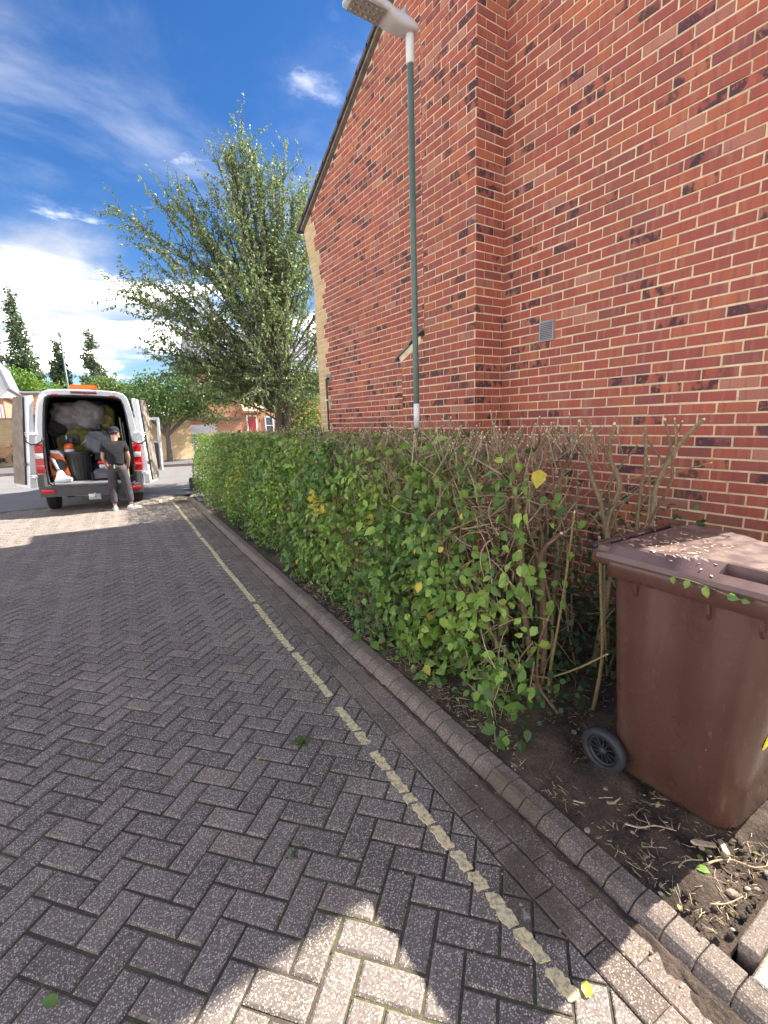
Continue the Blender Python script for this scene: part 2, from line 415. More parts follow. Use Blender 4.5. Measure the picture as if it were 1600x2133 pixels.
def unit(n): v = rng.normal(size=(n,3)); return v/np.linalg.norm(v, axis=1, keepdims=True)
def tubes(name, polys, rads, mat, cols, n=4, parent=None, **props):
    """many thin tubes as one mesh: polys list of (k,3) arrays, rads list of k radii"""
    Vs, Fs, Cs, o = [], [], [], 0
    ang = np.arange(n)*2*np.pi/n; ca, sa = np.cos(ang), np.sin(ang)
    for P, r, c in zip(polys, rads, cols):
        k = len(P); d = np.gradient(P, axis=0); d /= np.linalg.norm(d, axis=1, keepdims=True)+1e-9
        ref = np.array([1.,0,0]) if abs(d[0,0]) < .8 else np.array([0,1.,0])
        a = ref-d*(d@ref)[:,None]; a /= np.linalg.norm(a, axis=1, keepdims=True)+1e-9; b = np.cross(d, a)
        r = np.asarray(r).reshape(-1,1,1)*np.ones((k,1,1))
        V = P[:,None,:]+r*(a[:,None,:]*ca[None,:,None]+b[:,None,:]*sa[None,:,None])
        i, j = np.meshgrid(np.arange(k-1), np.arange(n), indexing='ij')
        F = np.stack([i*n+j, i*n+(j+1) % n, (i+1)*n+(j+1) % n, (i+1)*n+j], -1).reshape(-1,4)+o
        cap = np.array([[(k-1)*n, (k-1)*n+1, (k-1)*n+2, (k-1)*n+min(3, n-1)]])+o
        Vs.append(V.reshape(-1,3)); Fs.append(F)
        if n >= 4: Fs.append(cap)
        Cs.append(np.repeat(np.array([c]), k*n, axis=0)); o += k*n
    me = fast_mesh(name, np.concatenate(Vs), np.concatenate(Fs), np.concatenate(Cs), mat, True)
    return link(name, me, parent, **props)

def zg(y): return -0.006*min(max(y, -3), 12)         # the road falls very slightly away
def nk(y): return 1.28+0.0625*y                       # joint between gutter and kerb

# ================================================================== ground
def sheet(name, x0, x1, y0, y1, z, mat, nx=1, ny=1, **props):
    vs = [(x0+(x1-x0)*i/nx, y0+(y1-y0)*j/ny, z) for j in range(ny+1) for i in range(nx+1)]
    fs = [(j*(nx+1)+i, j*(nx+1)+i+1, (j+1)*(nx+1)+i+1, (j+1)*(nx+1)+i) for j in range(ny) for i in range(nx)]
    return MB().add(vs, fs).build(name, mat, **props)
sheet('ground', -900, 900, -900, 900, -.22, MB_['ground'], kind='structure')
YE = 12.95                                            # where block paving meets the asphalt
sheet('asphalt_road', -60, 60, YE-.1, 24.6, zg(12)-.012, MB_['asph'], 60, 6, kind='structure')
_kd = Vector((.0625, 1, 0)).normalized(); _kr = Vector((_kd.y, -_kd.x, 0))
def K(s, q, z=0.):
    p = Vector((1.28, 0, 0))+_kd*s+_kr*q; p.z = zg(p.y)+z; return p
KROT = math.atan2(_kd.y, _kd.x)

# ---- block paving
road = struct('block_paving', (0, 5, 0))
bed = MB()
for i in range(40):
    a, b = -3+i*.4, -3+(i+1)*.4
    bed.add([K(a, -8, -.007), K(a, .02, -.007), K(b, .02, -.007), K(b, -8, -.007)], [(0,1,2,3)])
bed.build('joint_sand', MB_['joint'], road)

def clip(poly, P, n):
    outp = []
    for i in range(len(poly)):
        a, b = poly[i], poly[(i+1) % len(poly)]
        da, db = (a-P).dot(n), (b-P).dot(n)
        if da <= 0: outp.append(a)
        if da*db < 0: outp.append(a+(b-a)*(da/(da-db)))
    return outp
def inset(poly, d):
    c = sum(poly, Vector((0,0)))/len(poly); r = []
    n = len(poly)
    for i in range(n):
        p0, p1, p2 = poly[i-1], poly[i], poly[(i+1) % n]
        e1 = (p1-p0).normalized(); e2 = (p2-p1).normalized()
        n1 = Vector((-e1.y, e1.x)); n2 = Vector((-e2.y, e2.x))
        m = n1+n2
        if m.length < 1e-6: r.append(p1.copy()); continue
        r.append(p1+m*(d/max(.35, 1+n1.dot(n2))))
    return r
def stone(mb, poly, z, h, ch, col, zf=None):
    """block with chamfered top from a convex counter-clockwise outline"""
    n = len(poly); top = inset(poly, ch); f = zf or (lambda p: 0.)
    vs = [(p.x, p.y, z-h+f(p)) for p in poly]+[(p.x, p.y, z-ch*.7+f(p)) for p in poly]+[(p.x, p.y, z+f(p)) for p in top]
    fs = [(i, (i+1) % n, n+(i+1) % n, n+i) for i in range(n)]+[(n+i, n+(i+1) % n, 2*n+(i+1) % n, 2*n+i) for i in range(n)]+[tuple(2*n+i for i in range(n))]
    mb.add(vs, fs, 0, col)
U = .1035
def paver_mesh(i, L, Wd, mat, ch=.005):
    m = MB(); c = rc(); j = lambda: random.uniform(-.0013, .0013)
    poly = [Vector((-L/2+j(), -Wd/2+j())), Vector((L/2+j(), -Wd/2+j())), Vector((L/2+j(), Wd/2+j())), Vector((-L/2+j(), Wd/2+j()))]
    stone(m, poly, 0, .04, ch, c); return m.mesh('paver', mat)
PV = [paver_mesh(i, .1965, .0935, MB_['paver'], .008) for i in range(28)]
GV = [paver_mesh(i, .2005, .0985, MB_['gutter']) for i in range(16)]
cand = []                                             # (pixel size, kind, centre s,q, angle)
e1 = Vector((1, 1)).normalized(); e2 = Vector((-1, 1)).normalized()     # in (q, s)
NN = 150
rest = MB(); cut = MB()
for i in range(-40, 160):
    for j in range(-90, 130):
        k = (i-j) % 4
        if k == 0: cc = (i+1, j+.5); ax = 0
        elif k == 2: cc = (i+.5, j); ax = 1
        else: continue
        q = (cc[0]*e1.x+cc[1]*e2.x)*U; s_ = (cc[0]*e1.y+cc[1]*e2.y)*U
        q -= 3.0; s_ += 1.0
        if q > -.1 or q < -6.8 or s_ < -1.5 or s_ > 13.2: continue
        p = K(s_, q)
        if p.y > YE-.05+.06*random.random(): continue
        hw = .1
        if q < -.215-.20: cand.append((s_, q, ax, 'P'))
        else:
            d = e1 if ax == 0 else e2; nn = e2 if ax == 0 else -e1
            cq = Vector((q, s_)); pl = [cq-d*.0982-nn*.0468, cq+d*.0982-nn*.0468, cq+d*.0982+nn*.0468, cq-d*.0982+nn*.0468]
            c2 = clip(pl, Vector((-.2165, 0)), Vector((1, 0)))
            if len(c2) < 3: continue
            ar = abs(sum(c2[a].x*c2[(a+1) % len(c2)].y-c2[(a+1) % len(c2)].x*c2[a].y for a in range(len(c2)))/2)
            if ar > .0189: cand.append((s_, q, ax, 'P'))
            elif ar > .0012:
                w_ = [Vector(K(v.y, v.x).xy) for v in c2]
                if sum(w_[a].x*w_[(a+1) % len(w_)].y-w_[(a+1) % len(w_)].x*w_[a].y for a in range(len(w_))) < 0: w_.reverse()
                stone(cut, w_, zg(p.y)+random.uniform(-.001, .0015), .04, .004, rc())
for row in range(2):
    s_ = -1.6+row*.1
    while s_ < 12.2:
        cand.append((s_, -.054-.1055*row, 2, 'G')); s_ += .2045
def rank(c):
    p = K(c[0], c[1]); a = px(p)
    if a[2] < .1 or not (-60 < a[0] < 1660 and -60 < a[1] < 2193): return 0
    return (CAMH/(p-Vector((0,0,CAMH))).length)/a[2]**2
cand.sort(key=rank, reverse=True)
a_ax = [KROT-math.pi/4, KROT+math.pi/4, KROT]
for idx, (s_, q, ax, kd) in enumerate(cand):
    p = K(s_, q); p.z += random.gauss(0, .0014)
    me = random.choice(PV if kd == 'P' else GV)
    rot = a_ax[ax]+(math.pi if random.random() < .5 else 0)+random.uniform(-.006, .006)
    if kd == 'G' and .95 < s_ < 1.45: p.z -= .006*(1-abs(s_-1.2)/.25)
    tilt = (random.uniform(-.008, .008), random.uniform(-.008, .008))
    if idx < 300:
        o = bpy.data.objects.new('paver', me); COL.objects.link(o); o.parent = road
        o.location = p-road.location; o.rotation_euler = (tilt[0], tilt[1], rot)
    else:
        Mx = TR(*p) @ Matrix.Rotation(rot, 4, 'Z') @ Matrix.Rotation(tilt[0], 4, 'X')
        off = len(rest.v); c = rc()
        rest.v += [(Mx @ v.co)[:] for v in me.vertices]; rest.c += [c]*len(me.vertices)
        rest.f += [[v+off for v in f.vertices] for f in me.polygons]
        rest.mi += [0 if kd == 'P' else 1]*len(me.polygons); rest.sm += [False]*len(me.polygons)
rest.build('paving_blocks', [MB_['paver'], MB_['gutter']], road, kind='stuff')
cut.build('cut_blocks', MB_['paver'], road, kind='stuff')

# ---- worn yellow line
ln = MB()
s_ = .10; dr = random.Random(5)
GAPS = [(-.5, .62), (.70, .735), (.755, .80), (1.62, 1.66), (1.83, 1.92), (2.28, 2.43), (2.62, 2.68)]
while s_ < 12.3:
    L = dr.uniform(.05, .16); e = s_+L
    if any(a < (s_+e)/2 < b for a, b in GAPS) or (s_ > 2.7 and dr.random() < .10): s_ = e-L*.45; continue
    n = 9; wob = .005*math.sin(s_*3.1)
    left = [(s_+L*i/n, -.335-.023+wob+dr.uniform(-.006, .006)) for i in range(n+1)]
    right = [(s_+L*i/n, -.335+.022+wob+dr.uniform(-.007, .007)) for i in range(n+1)]
    for i in (0, n):
        left[i] = (left[i][0], left[i][1]+dr.uniform(0, .012)); right[i] = (right[i][0], right[i][1]-dr.uniform(0, .012))
    left[0] = (left[0][0]+dr.uniform(0, .016), left[0][1]); right[-1] = (right[-1][0]-dr.uniform(0, .016), right[-1][1])
    pl = [K(a, q, .0042) for a, q in right]+[K(a, q, .0042) for a, q in reversed(left)]
    m = len(pl); lo = [p-Vector((0,0,.006)) for p in pl]
    ln.add(pl+lo, [list(range(m))]+[(i, m+i, m+(i+1) % m, (i+1) % m) for i in range(m)])
    s_ = e+(dr.uniform(.003, .010) if s_ < 5 else dr.uniform(.004, .02))
ln.build('yellow_line', MB_['line'], kind='structure', label='worn pale yellow line painted along the gutter')

# ---- kerb
kerb = struct('kerb', (1.5, 5, 0))
KPROF = [(0, -.06), (0, .022), (.010, .034), (.048, .070), (.068, .078), (.128, .080), (.134, .075), (.134, -.06)]
def kerb_mesh(L=.098):
    m = MB(); c = rc(); j = [random.uniform(-.0015, .0015) for _ in KPROF]
    m.prism([(-q-jj, z+jj*.6) for (q, z), jj in zip(KPROF, j)][::-1], -L/2+random.uniform(0, .002), L/2-random.uniform(0, .002), axis=0, col=c)
    me = m.mesh('kerb_block', MB_['kerb'])
    bm = bmesh.new(); bm.from_mesh(me); bmesh.ops.bevel(bm, geom=[e for e in bm.edges if len(e.link_faces) == 2 and any(len(f.verts) > 5 for f in e.link_faces)], offset=.003, segments=1, affect='EDGES'); bm.to_mesh(me); bm.free()
    return me
def kf(s):
    'kerb is dropped flush towards the drive and rises along the bed'
    u = min(1, max(0, (s-.5)/2.2)); return .0+.42*u*u*(3-2*u)
KV = [kerb_mesh() for _ in range(14)]
s_ = -1.4
SEND = 11.75
while s_ < SEND:
    P = K(s_, .004)
    o = bpy.data.objects.new('kerb_block', random.choice(KV)); COL.objects.link(o); o.parent = kerb
    o.location = P+Vector((0, 0, random.uniform(-.002, .002)-.05*(1-kf(s_))))-kerb.location
    o.rotation_euler = (0, 0, KROT)
    s_ += .1005
RC = 1.25                                             # the kerb turns right round the corner
for i in range(1, 20):
    th = i*.1/RC
    P = K(SEND, 0)+_kr*(RC-RC*math.cos(th))+_kd*(RC*math.sin(th))
    o = bpy.data.objects.new('kerb_block', random.choice(KV)); COL.objects.link(o); o.parent = kerb
    o.location = P-Vector((0, 0, .012))-kerb.location; o.rotation_euler = (0, 0, KROT-th)
ycorner = (K(SEND, 0)+_kd*RC).y
kb = MB()
for i in range(60):
    x = K(SEND, 0).x+RC+.1+i*.9
    kb.box((x, ycorner-.13, -.2), (x+.895, ycorner+.0, .0), col=rc())
kb.build('kerb_run', MB_['kerb'], kerb)
# footway round the corner, behind the kerb
fw = MB(); arc = [K(10.9, .13), K(SEND, .13)]
for i in range(1, 13):
    th = i*(math.pi/2)/12; arc.append(K(SEND, 0)+_kr*(RC-(RC-.13)*math.cos(th))+_kd*((RC-.13)*math.sin(th)))
arc += [Vector((40, ycorner-.13, 0)), Vector((40, 10.9, 0))]
fw.add([(p.x, p.y, .004) for p in arc], [list(range(len(arc)))[::-1]])
fw.build('footway', MB_['foot'], kind='structure')

# ---- soil bed between kerb and house
nx, ny = 64, 300
vs = []
nz = np.random.default_rng(3).normal(size=(ny+1, nx+1))
for _ in range(2): nz = (nz+np.roll(nz, 1, 0)+np.roll(nz, -1, 0)+np.roll(nz, 1, 1)+np.roll(nz, -1, 1))/5
nz2 = np.random.default_rng(4).normal(size=(ny+1, nx+1))
for _ in range(14): nz2 = (nz2+np.roll(nz2, 1, 0)+np.roll(nz2, -1, 0)+np.roll(nz2, 1, 1)+np.roll(nz2, -1, 1))/5
for j in range(ny+1):
    y = .40+(11.2-.40)*j/ny; x0 = K(y, .128).x
    for i in range(nx+1):
        u = i/nx; x = x0+(3.61-x0)*u
        e = min(1, u*9)
        vs.append((x, y, zg(y)+.022+.05*kf(y)+e*(nz[j, i]*.030+nz2[j, i]*.14+.012)-(1-e)*.004))
fs = [(j*(nx+1)+i, j*(nx+1)+i+1, (j+1)*(nx+1)+i+1, (j+1)*(nx+1)+i) for j in range(ny) for i in range(nx)]
MB().add(vs, fs, smooth=True).build('soil_bed', MB_['soil'], kind='structure')
# spilled soil on kerb and gutter: low mounds that sink below the blocks at their rim
sp = MB(); sr = np.random.default_rng(12)
for (s0, q0, ls, lq, hh) in [(.62, .0, .5, .022, .016), (1.9, .0, .9, .016, .012), (4, .0, 2.2, .018, .012), (8.5, .0, 2.2, .02, .013), (.2, -.01, .35, .05, .014), (11.9, -.2, .55, .24, .03)]:
    n1 = max(14, int(ls*2.6/.014)) if ls < 1 else int(ls*2.6/.03); n2 = max(8, int(lq*2.6/.014)); g = sr.normal(size=(n1+1, n2+1))
    for _ in range(3): g = (g+np.roll(g, 1, 0)+np.roll(g, -1, 0)+np.roll(g, 1, 1)+np.roll(g, -1, 1))/5
    vv = []
    for i in range(n1+1):
        for j in range(n2+1):
            a, b = (i/n1-.5)*2.6, (j/n2-.5)*2.6
            h = hh*(math.exp(-(a*a+b*b)*1.3)-.30)+g[i, j]*.012
            rim = max(abs(a), abs(b)); h = h if rim < 1.2 else -.02
            vv.append(K(s0+a*ls, q0+b*lq, h-.003))
    m = n2+1; sp.add(vv, [(i*m+j, i*m+j+1, (i+1)*m+j+1, (i+1)*m+j) for i in range(n1) for j in range(n2)], smooth=True)
sp.build('soil_spill', MB_['soil'], kind='stuff', label='dark soil spilled over the kerb and gutter', category='soil')

# ---- edging stones and the sunlit drive at the near end of the bed
edge = struct('bed_edging', (2.4, .37, 0))
ev = []
x = 1.49
while x < 3.5:
    m = MB(); L = .45
    m.rbox((x, .345, -.1), (x+L-.006, .40, .055), .008, col=rc()); m.build('edging_stone', MB_['kerb'], edge); x += L
drive = struct('driveway', (2.4, -.5, 0))
sheet('drive_sand', 1.42, 6, -3, .345, .020, MB_['joint']).parent = drive
bpy.data.objects['drive_sand'].location = -drive.location
DV = [paver_mesh(i, .2, .098, MB_['drive']) for i in range(12)]
dcand = []
for r_ in range(30):
    for c_ in range(18):
        X_ = 1.53+.206*c_+(.103 if r_ % 2 else 0); Y_ = .29-.104*r_
        if X_ < K(Y_, .14).x+.09: continue
        dcand.append((X_, Y_))
for i, (X_, Y_) in enumerate(dcand):
    if px((X_, Y_, .08))[2] < -.5 and i > 120: continue
    o = bpy.data.objects.new('paver', random.choice(DV)); COL.objects.link(o); o.parent = drive
    o.location = Vector((X_, Y_, .034+random.uniform(-.001, .001)))-drive.location; o.rotation_euler = (0, 0, random.choice((0, math.pi))+random.uniform(-.004, .004))

# ---- far side of the cross road
fp = struct('far_kerb', (0, 24, 0))
fk = MB()
for i in range(70):
    x = -32+i*.92; y = 24.0-.30*min(max(x+2.5, 0), 9)*.9
    y2 = 24.0-.30*min(max(x+.92+2.5, 0), 9)*.9
    fk.add([(x, y, -.1), (x+.915, y2, -.1), (x+.915, y2+.15, -.1), (x, y+.15, -.1), (x, y, .03), (x+.915, y2, .03), (x+.915, y2+.15, .035), (x, y+.15, .035)],
           [(4,5,6,7), (0,1,5,4), (1,2,6,5), (3,0,4,7)], 0, rc())
fk.build('kerb_stone_row', MB_['kerb'], fp)
pv = MB(); pts = [(-60, 24.13)]+[(x, 24.13-.30*min(max(x+2.5, 0), 9)*.9) for x in (-2.5, 0, 2, 4, 6.5, 60)]
pv.add([(x, y, .028) for x, y in pts]+[(60, 45, .028), (-60, 45, .028)], [list(range(len(pts)+2))])
pv.build('far_pavement', MB_['foot'], kind='structure')

# ================================================================== brick house with the chimney breast
WX, BX = 3.592, 3.227                                 # face planes of wall and breast
Y0, Y1, YA = .62, 7.52, 3.94                          # near corner, far corner, apex
EZ = 4.80; SL = .54
def verge(y): return EZ+SL*(3.84-abs(y-YA))
house = thing('brick_house', 'red brick gable end with chimney breast and buff quoins behind the hedge', 'house', (WX+.3, YA, 0))
ZC = .045                                             # first bed joint
def edge_far(z): return Y1+max(0, min(.26, (z-3.85)*.29))
def edge_near(z): return Y0-max(0, min(.20, (z-3.95)*.26))
wallpoly = [(Y0, -.1), (Y1, -.1), (Y1, 3.85), (7.78, 4.74), (7.78, EZ), (YA, verge(YA)-.03), (.40, verge(.40)-.03), (.40, 4.74), (Y0, 3.95)]
mw = MB(); mw.prism(wallpoly, WX+.0055, WX+.24, axis=0)
mw.prism([(3.36-.0055+.0, -.1), (4.555, -.1), (4.555, 2.30), (4.125, 2.50), (4.125, 7.9), (3.36+.0055, 7.9), (3.36+.0055, -.1)][1:], BX+.0055, WX+.02, axis=0)
mw.build('mortar_bed', MB_['mortar'], house)

def brick_mesh(L, H, mat, name='brick', col=None, uo=None):
    """one laid brick, face towards -x, local y along the course, z up; origin at face centre"""
    m = MB(); ch = .0022; D = .013; j = lambda a=.0011: random.uniform(-a, a)
    u0, v0 = uo or (random.uniform(0, 90), random.uniform(0, 90))
    c = col or rc()
    o = [(-L/2+j(), -H/2+j()), (L/2+j(), -H/2+j()), (L/2+j(), H/2+j()), (-L/2+j(), H/2+j())]
    i_ = [(a-math.copysign(ch, a), b-math.copysign(ch, b)) for a, b in o]
    vs = [(D, a, b) for a, b in o]+[(ch, a, b) for a, b in o]+[(0, a, b) for a, b in i_]
    fs = [(k, 4+k, 4+(k+1) % 4, (k+1) % 4) for k in range(4)]+[(4+k, 8+k, 8+(k+1) % 4, 4+(k+1) % 4) for k in range(4)]+[(8, 11, 10, 9)]
    m.add(vs, fs, 0, c, uvs=[(u0+a, v0+b) for _, a, b in vs]); return m.mesh(name, mat)
FULL = [brick_mesh(.2125, .0625, MB_['brick']) for _ in range(90)]
bricks = []                                           # (pos, L, angle, colour kind)
def course(plane, ya, yb, z, odd, buff_from=None, buff_to=None):
    """stretcher course between ya and yb on a wall plane; joints every .225"""
    ph = .1125 if odd else 0.
    y = math.floor((ya-ph)/.225)*.225+ph
    while y < yb:
        a, b = max(y+.00625, ya), min(y+.21875, yb)
        y += .225
        if b-a < .03: continue
        bricks.append((plane, a, b, z))
nC = int(7.0/.075)
for c in range(-1, nC):
    zb, zt = ZC+c*.075+.005, ZC+c*.075+.070; z = (zb+zt)/2
    e1_, e0_ = edge_far(z), edge_near(z)
    ymin = max(e0_, YA-(verge(YA)-.05-zt)/SL+0.0) if zt > EZ-.06 else e0_
    ymax = min(e1_, YA+(verge(YA)-.05-zt)/SL) if zt > EZ-.06 else e1_
    bl = .40 if (c//3) % 2 == 0 else .29
    by1, by0 = e1_-bl, e0_+bl
    br0 = 3.365
    br1 = 4.56 if z < 2.33 else (4.56-(z-2.33)*2.3 if z < 2.52 else 4.13)
    if ymax > ymin:
        r0, r1 = max(ymin, by0 if zt < EZ else ymin), min(ymax, by1 if zt < EZ+.05 else ymax)
        course('W', r0+.005 if r0 == by0 else r0, br0-.002, z, c % 2)
        course('W', br1+.004, r1-.005 if r1 == by1 else r1, z, c % 2)
        if r1 == by1:
            L = ymax-by1-.0; k = 2 if L > .3 else 1
            w_ = (L+.01)/k if L > .3 else L+.01
            n_ = max(1, round(L/.215)); w_ = L/n_
            for q in range(n_): bricks.append(('B', by1+q*w_+.003, by1+(q+1)*w_-.003-(.0 if q < n_-1 else -.003), z))
        if r0 == by0:
            L = by0-ymin; n_ = max(1, round(L/.215)); w_ = L/n_
            for q in range(n_): bricks.append(('B', ymin+q*w_+.003, ymin+(q+1)*w_-.003, z))
    course('C', 3.360, br1-.002, z, (c+1) % 2)
    # return face: stretcher and header alternate
    for (a, b) in (((0, .222), (.232, .365)) if c % 2 else ((0, .107), (.117, .332), (.342, .365))): bricks.append(('R', BX+a+(.0055 if a == 0 else 0), min(BX+b, WX-.001), z))
    if z < 2.33:
        pass
def b_xf(b):
    pl, a, e, z = b
    if pl in 'WB': return Vector((WX, (a+e)/2, z)), 0
    if pl == 'C': return Vector((BX, (a+e)/2, z)), 0
    return Vector(((a+e)/2, 3.360, z)), math.pi/2
def bscore(b):
    P, _ = b_xf(b); a = px(P)
    if a[2] < .1 or not (-20 < a[0] < 1640 and -40 < a[1] < 1075): return 0
    if P.z < 1.45 and P.y > 1.75: return 0
    w_ = abs(b[2]-b[1])
    if b[0] == 'R': cs = abs((P.y)/(P-Vector((0,0,CAMH))).length)
    else: cs = abs(P.x/(P-Vector((0,0,CAMH))).length)
    return w_*cs/a[2]**2*(1 if w_ > .06 else .2)
bricks.sort(key=bscore, reverse=True)
wall_rest = MB(); buff_rest = MB()
for idx, b in enumerate(bricks):
    P, rot = b_xf(b); L = b[2]-b[1]; j = random.uniform
    P = P+Vector((j(-.0018, .0018), j(-.0015, .0015) if not rot else 0, j(-.0018, .0018))); buff = b[0] == 'B'
    full = abs(L-.2125) < .004 and not buff
    me = random.choice(FULL) if full else (brick_mesh(L, .0625, MB_['buff' if buff else 'brick']) if idx < 300 else None)
    if idx < 300:
        o = bpy.data.objects.new('brick', me); COL.objects.link(o); o.parent = house
        o.location = P-house.location; o.rotation_euler = (j(-.003, .003), 0, rot+j(-.002, .002))
    else:
        t = buff_rest if buff else wall_rest
        H, ch, D = .0625, .0022, .013; c = rc(); u0, v0 = j(0, 90), j(0, 90)
        pts = [(-L/2, -H/2), (L/2, -H/2), (L/2, H/2), (-L/2, H/2)]
        loc = [(D, p, q) for p, q in pts]+[(ch, p, q) for p, q in pts]+[(0, p-math.copysign(ch, p), q-math.copysign(ch, q)) for p, q in pts]
        if rot: wv = [(P.x-p, P.y+d, P.z+q) for d, p, q in loc]
        else: wv = [(P.x+d, P.y+p, P.z+q) for d, p, q in loc]
        fs = [(k, 4+k, 4+(k+1) % 4, (k+1) % 4) for k in range(4)]+[(4+k, 8+k, 8+(k+1) % 4, 4+(k+1) % 4) for k in range(4)]+[(8, 11, 10, 9)]
        t.add(wv, fs, 0, c, uvs=[(u0+p, v0+q) for _, p, q in loc])
wall_rest.build('brickwork', MB_['brick'], house, kind='stuff')
buff_rest.build('quoin', MB_['buff'], house, kind='stuff', label='buff brick quoins toothed into the red wall at the far corner')

tile_m = gen('roof_tile', (.075, .06, .055), (.12, .095, .08), 6, .85, .4, kind='P')
stone_m = gen('old_slate', (.16, .14, .13), (.26, .23, .21), 14, .85, .5, kind='P')
white_m = gen('white_plastic', (.72, .73, .74), (.66, .67, .69), 4, .4, .02)
# roof: two tiled slopes, near and far, with verge tiles along the gable
rf = MB()
for sgn in (1, -1):
    nT = 15; RUN = 3.84 if sgn > 0 else 3.63
    for k in range(nT):
        y0, y1 = RUN*(1-k/nT)+.10, RUN*(1-(k+1)/nT)
        a0 = (YA+sgn*y0, verge(YA+sgn*y0)+.015); a1 = (YA+sgn*y1, verge(YA+sgn*y1)+.015)
        up = .03
        rf.add([(3.58, a0[0], a0[1]+up), (9.6, a0[0], a0[1]+up), (9.6, a1[0], a1[1]+.005), (3.58, a1[0], a1[1]+.005),
                (3.58, a0[0], a0[1]-.01), (9.6, a0[0], a0[1]-.01), (9.6, a1[0], a1[1]-.035), (3.58, a1[0], a1[1]-.035)],
               [(0,1,2,3) if sgn < 0 else (3,2,1,0), (0,4,5,1), (3,7,4,0), (4,7,6,5)], 0, rc())
rf.build('roof', tile_m, house)
for sgn in (1, -1):
    nT = 15; RUN = 3.90 if sgn > 0 else 3.69
    for k in range(nT):
        y0, y1 = RUN*(1-k/nT)+.03, RUN*(1-(k+1)/nT)
        m = MB(); a, b = YA+sgn*y0, YA+sgn*y1
        za, zb_ = verge(a), verge(b)
        vs = []
        for x in (3.505, 3.60):
            vs += [(x, a, za-.012), (x, b, zb_-.020), (x, b, zb_+.028), (x, a, za+.042)]
        m.add(vs, [(0,1,2,3), (7,6,5,4), (0,4,5,1), (2,6,7,3), (0,3,7,4), (1,5,6,2)], 0, rc())
        m.build('verge_tile', tile_m, house)
uc = MB()
for sgn in (1, -1):
    a, b = YA+sgn*(3.84 if sgn > 0 else 3.58), YA
    uc.add([(3.535, a, verge(a)-.055), (3.535, b, verge(b)-.055), (3.535, b, verge(b)-.02), (3.535, a, verge(a)-.02), (3.60, a, verge(a)-.055), (3.60, b, verge(b)-.055)],
           [(0,1,2,3), (0,4,5,1)], 0, rc())
uc.build('undercloak', stone_m, house)
# rear walls of the house, plus an unseen wing added to extend the far shadow
bk = MB(); bk.prism([(4.3, 7.3), (9.4, 7.3), (9.4, 7.9), (4.3, 8.55)], -.1, 4.85); bk.box((WX+.24, Y0, -.1), (9.5, Y0+.25, 4.78)); bk.box((WX+.24, Y1-.25, -.1), (9.5, Y1, 4.78)); bk.prism(wallpoly, 9.26, 9.5, axis=0)
bk.build('side_wall', gen('plain_red_brick', (.36, .11, .08), (.42, .14, .10), 5, .9, .3, kind='P'), house)
# chimney stack above the roof
stk = MB(); stk.box((BX+.006, 3.366, 7.8), (BX+.9, 4.134, 8.6)); stk.box((BX-.03, 3.33, 8.4), (BX+.93, 4.17, 8.5)); stk.build('chimney_stack', bpy.data.materials['plain_red_brick'], house)
# sloping shoulder where the breast narrows
sh = MB()
sd = Vector((0, -.48, .205)).normalized(); sn = Vector((0, sd.z, -sd.y))
Mx = Matrix(((1,0,0,0), (0, sd.y, sn.y, 0), (0, sd.z, sn.z, 0), (0,0,0,1))); Mx.translation = (0, 4.66, 2.325)
sh.box((BX-.022, 0, .0), (WX, .30, .024), col=(.3,.3,.3), M=Mx); sh.box((BX-.018, .285, .02), (WX, .565, .042), col=(.6,.5,.5), M=Mx)
sh.build('shoulder_slate', stone_m, house)
s2 = MB(); s2.box((BX-.004, .07, -.075), (WX, .50, -.002), col=(.5,.5,.5), M=Mx); s2.build('shoulder_fillet', MB_['mortar'], house)
# flue vent
vy, vz = 2.845, 2.37
gm = gen('grey_plastic', (.30, .30, .32), (.36, .36, .38), 10, .5, .03)
fr = MB()
for a, b in (((vy-.075, vz-.085), (vy+.075, vz-.075)), ((vy-.075, vz+.075), (vy+.075, vz+.085)), ((vy-.075, vz-.075), (vy-.065, vz+.075)), ((vy+.065, vz-.075), (vy+.075, vz+.075))):
    fr.box((WX-.016, a[0], a[1]), (WX+.004, b[0], b[1]))
vent = fr.build('wall_vent', gm, house, label='grey louvred vent set in the red brick')
bkm = MB(); bkm.box((WX-.004, vy-.066, vz-.076), (WX+.004, vy+.066, vz+.076)); bkm.build('vent_back', gen('vent_dark', (.03,.03,.03), (.05,.05,.05), 5, .8, 0), vent)
for i in range(10):
    z = vz-.068+i*.0151; m = MB(); m.add([(WX-.014, vy-.065, z-.002), (WX-.014, vy+.065, z-.002), (WX-.003, vy+.065, z+.009), (WX-.003, vy-.065, z+.009),
        (WX-.012, vy-.065, z-.005), (WX-.012, vy+.065, z-.005), (WX-.002, vy+.065, z+.006), (WX-.002, vy-.065, z+.006)],
        [(0,1,2,3)[::-1], (4,5,6,7), (0,4,5,1)[::-1], (2,6,7,3)[::-1]]); m.build('louvre', gm, vent)
# brown overflow pipe by the far quoin
brown_m = gen('brown_pipe', (.045, .025, .02), (.06, .035, .028), 8, .4, .02)
pm_ = MB(); pm_.tube([(WX+.02, 7.13, 2.34), (WX-.045, 7.13, 2.34), (WX-.055, 7.13, 2.33), (WX-.055, 7.13, .1)], .017, 8); pipe = pm_.build('overflow_pipe', brown_m, house)
MB().box((WX-.08, 7.09, 1.985), (WX, 7.17, 2.01)).build('bracket', white_m, pipe)
MB().rbox((WX-.006, 7.05, 2.27), (WX+.01, 7.22, 2.41), .006).build('mortar_patch', stone_m, house)

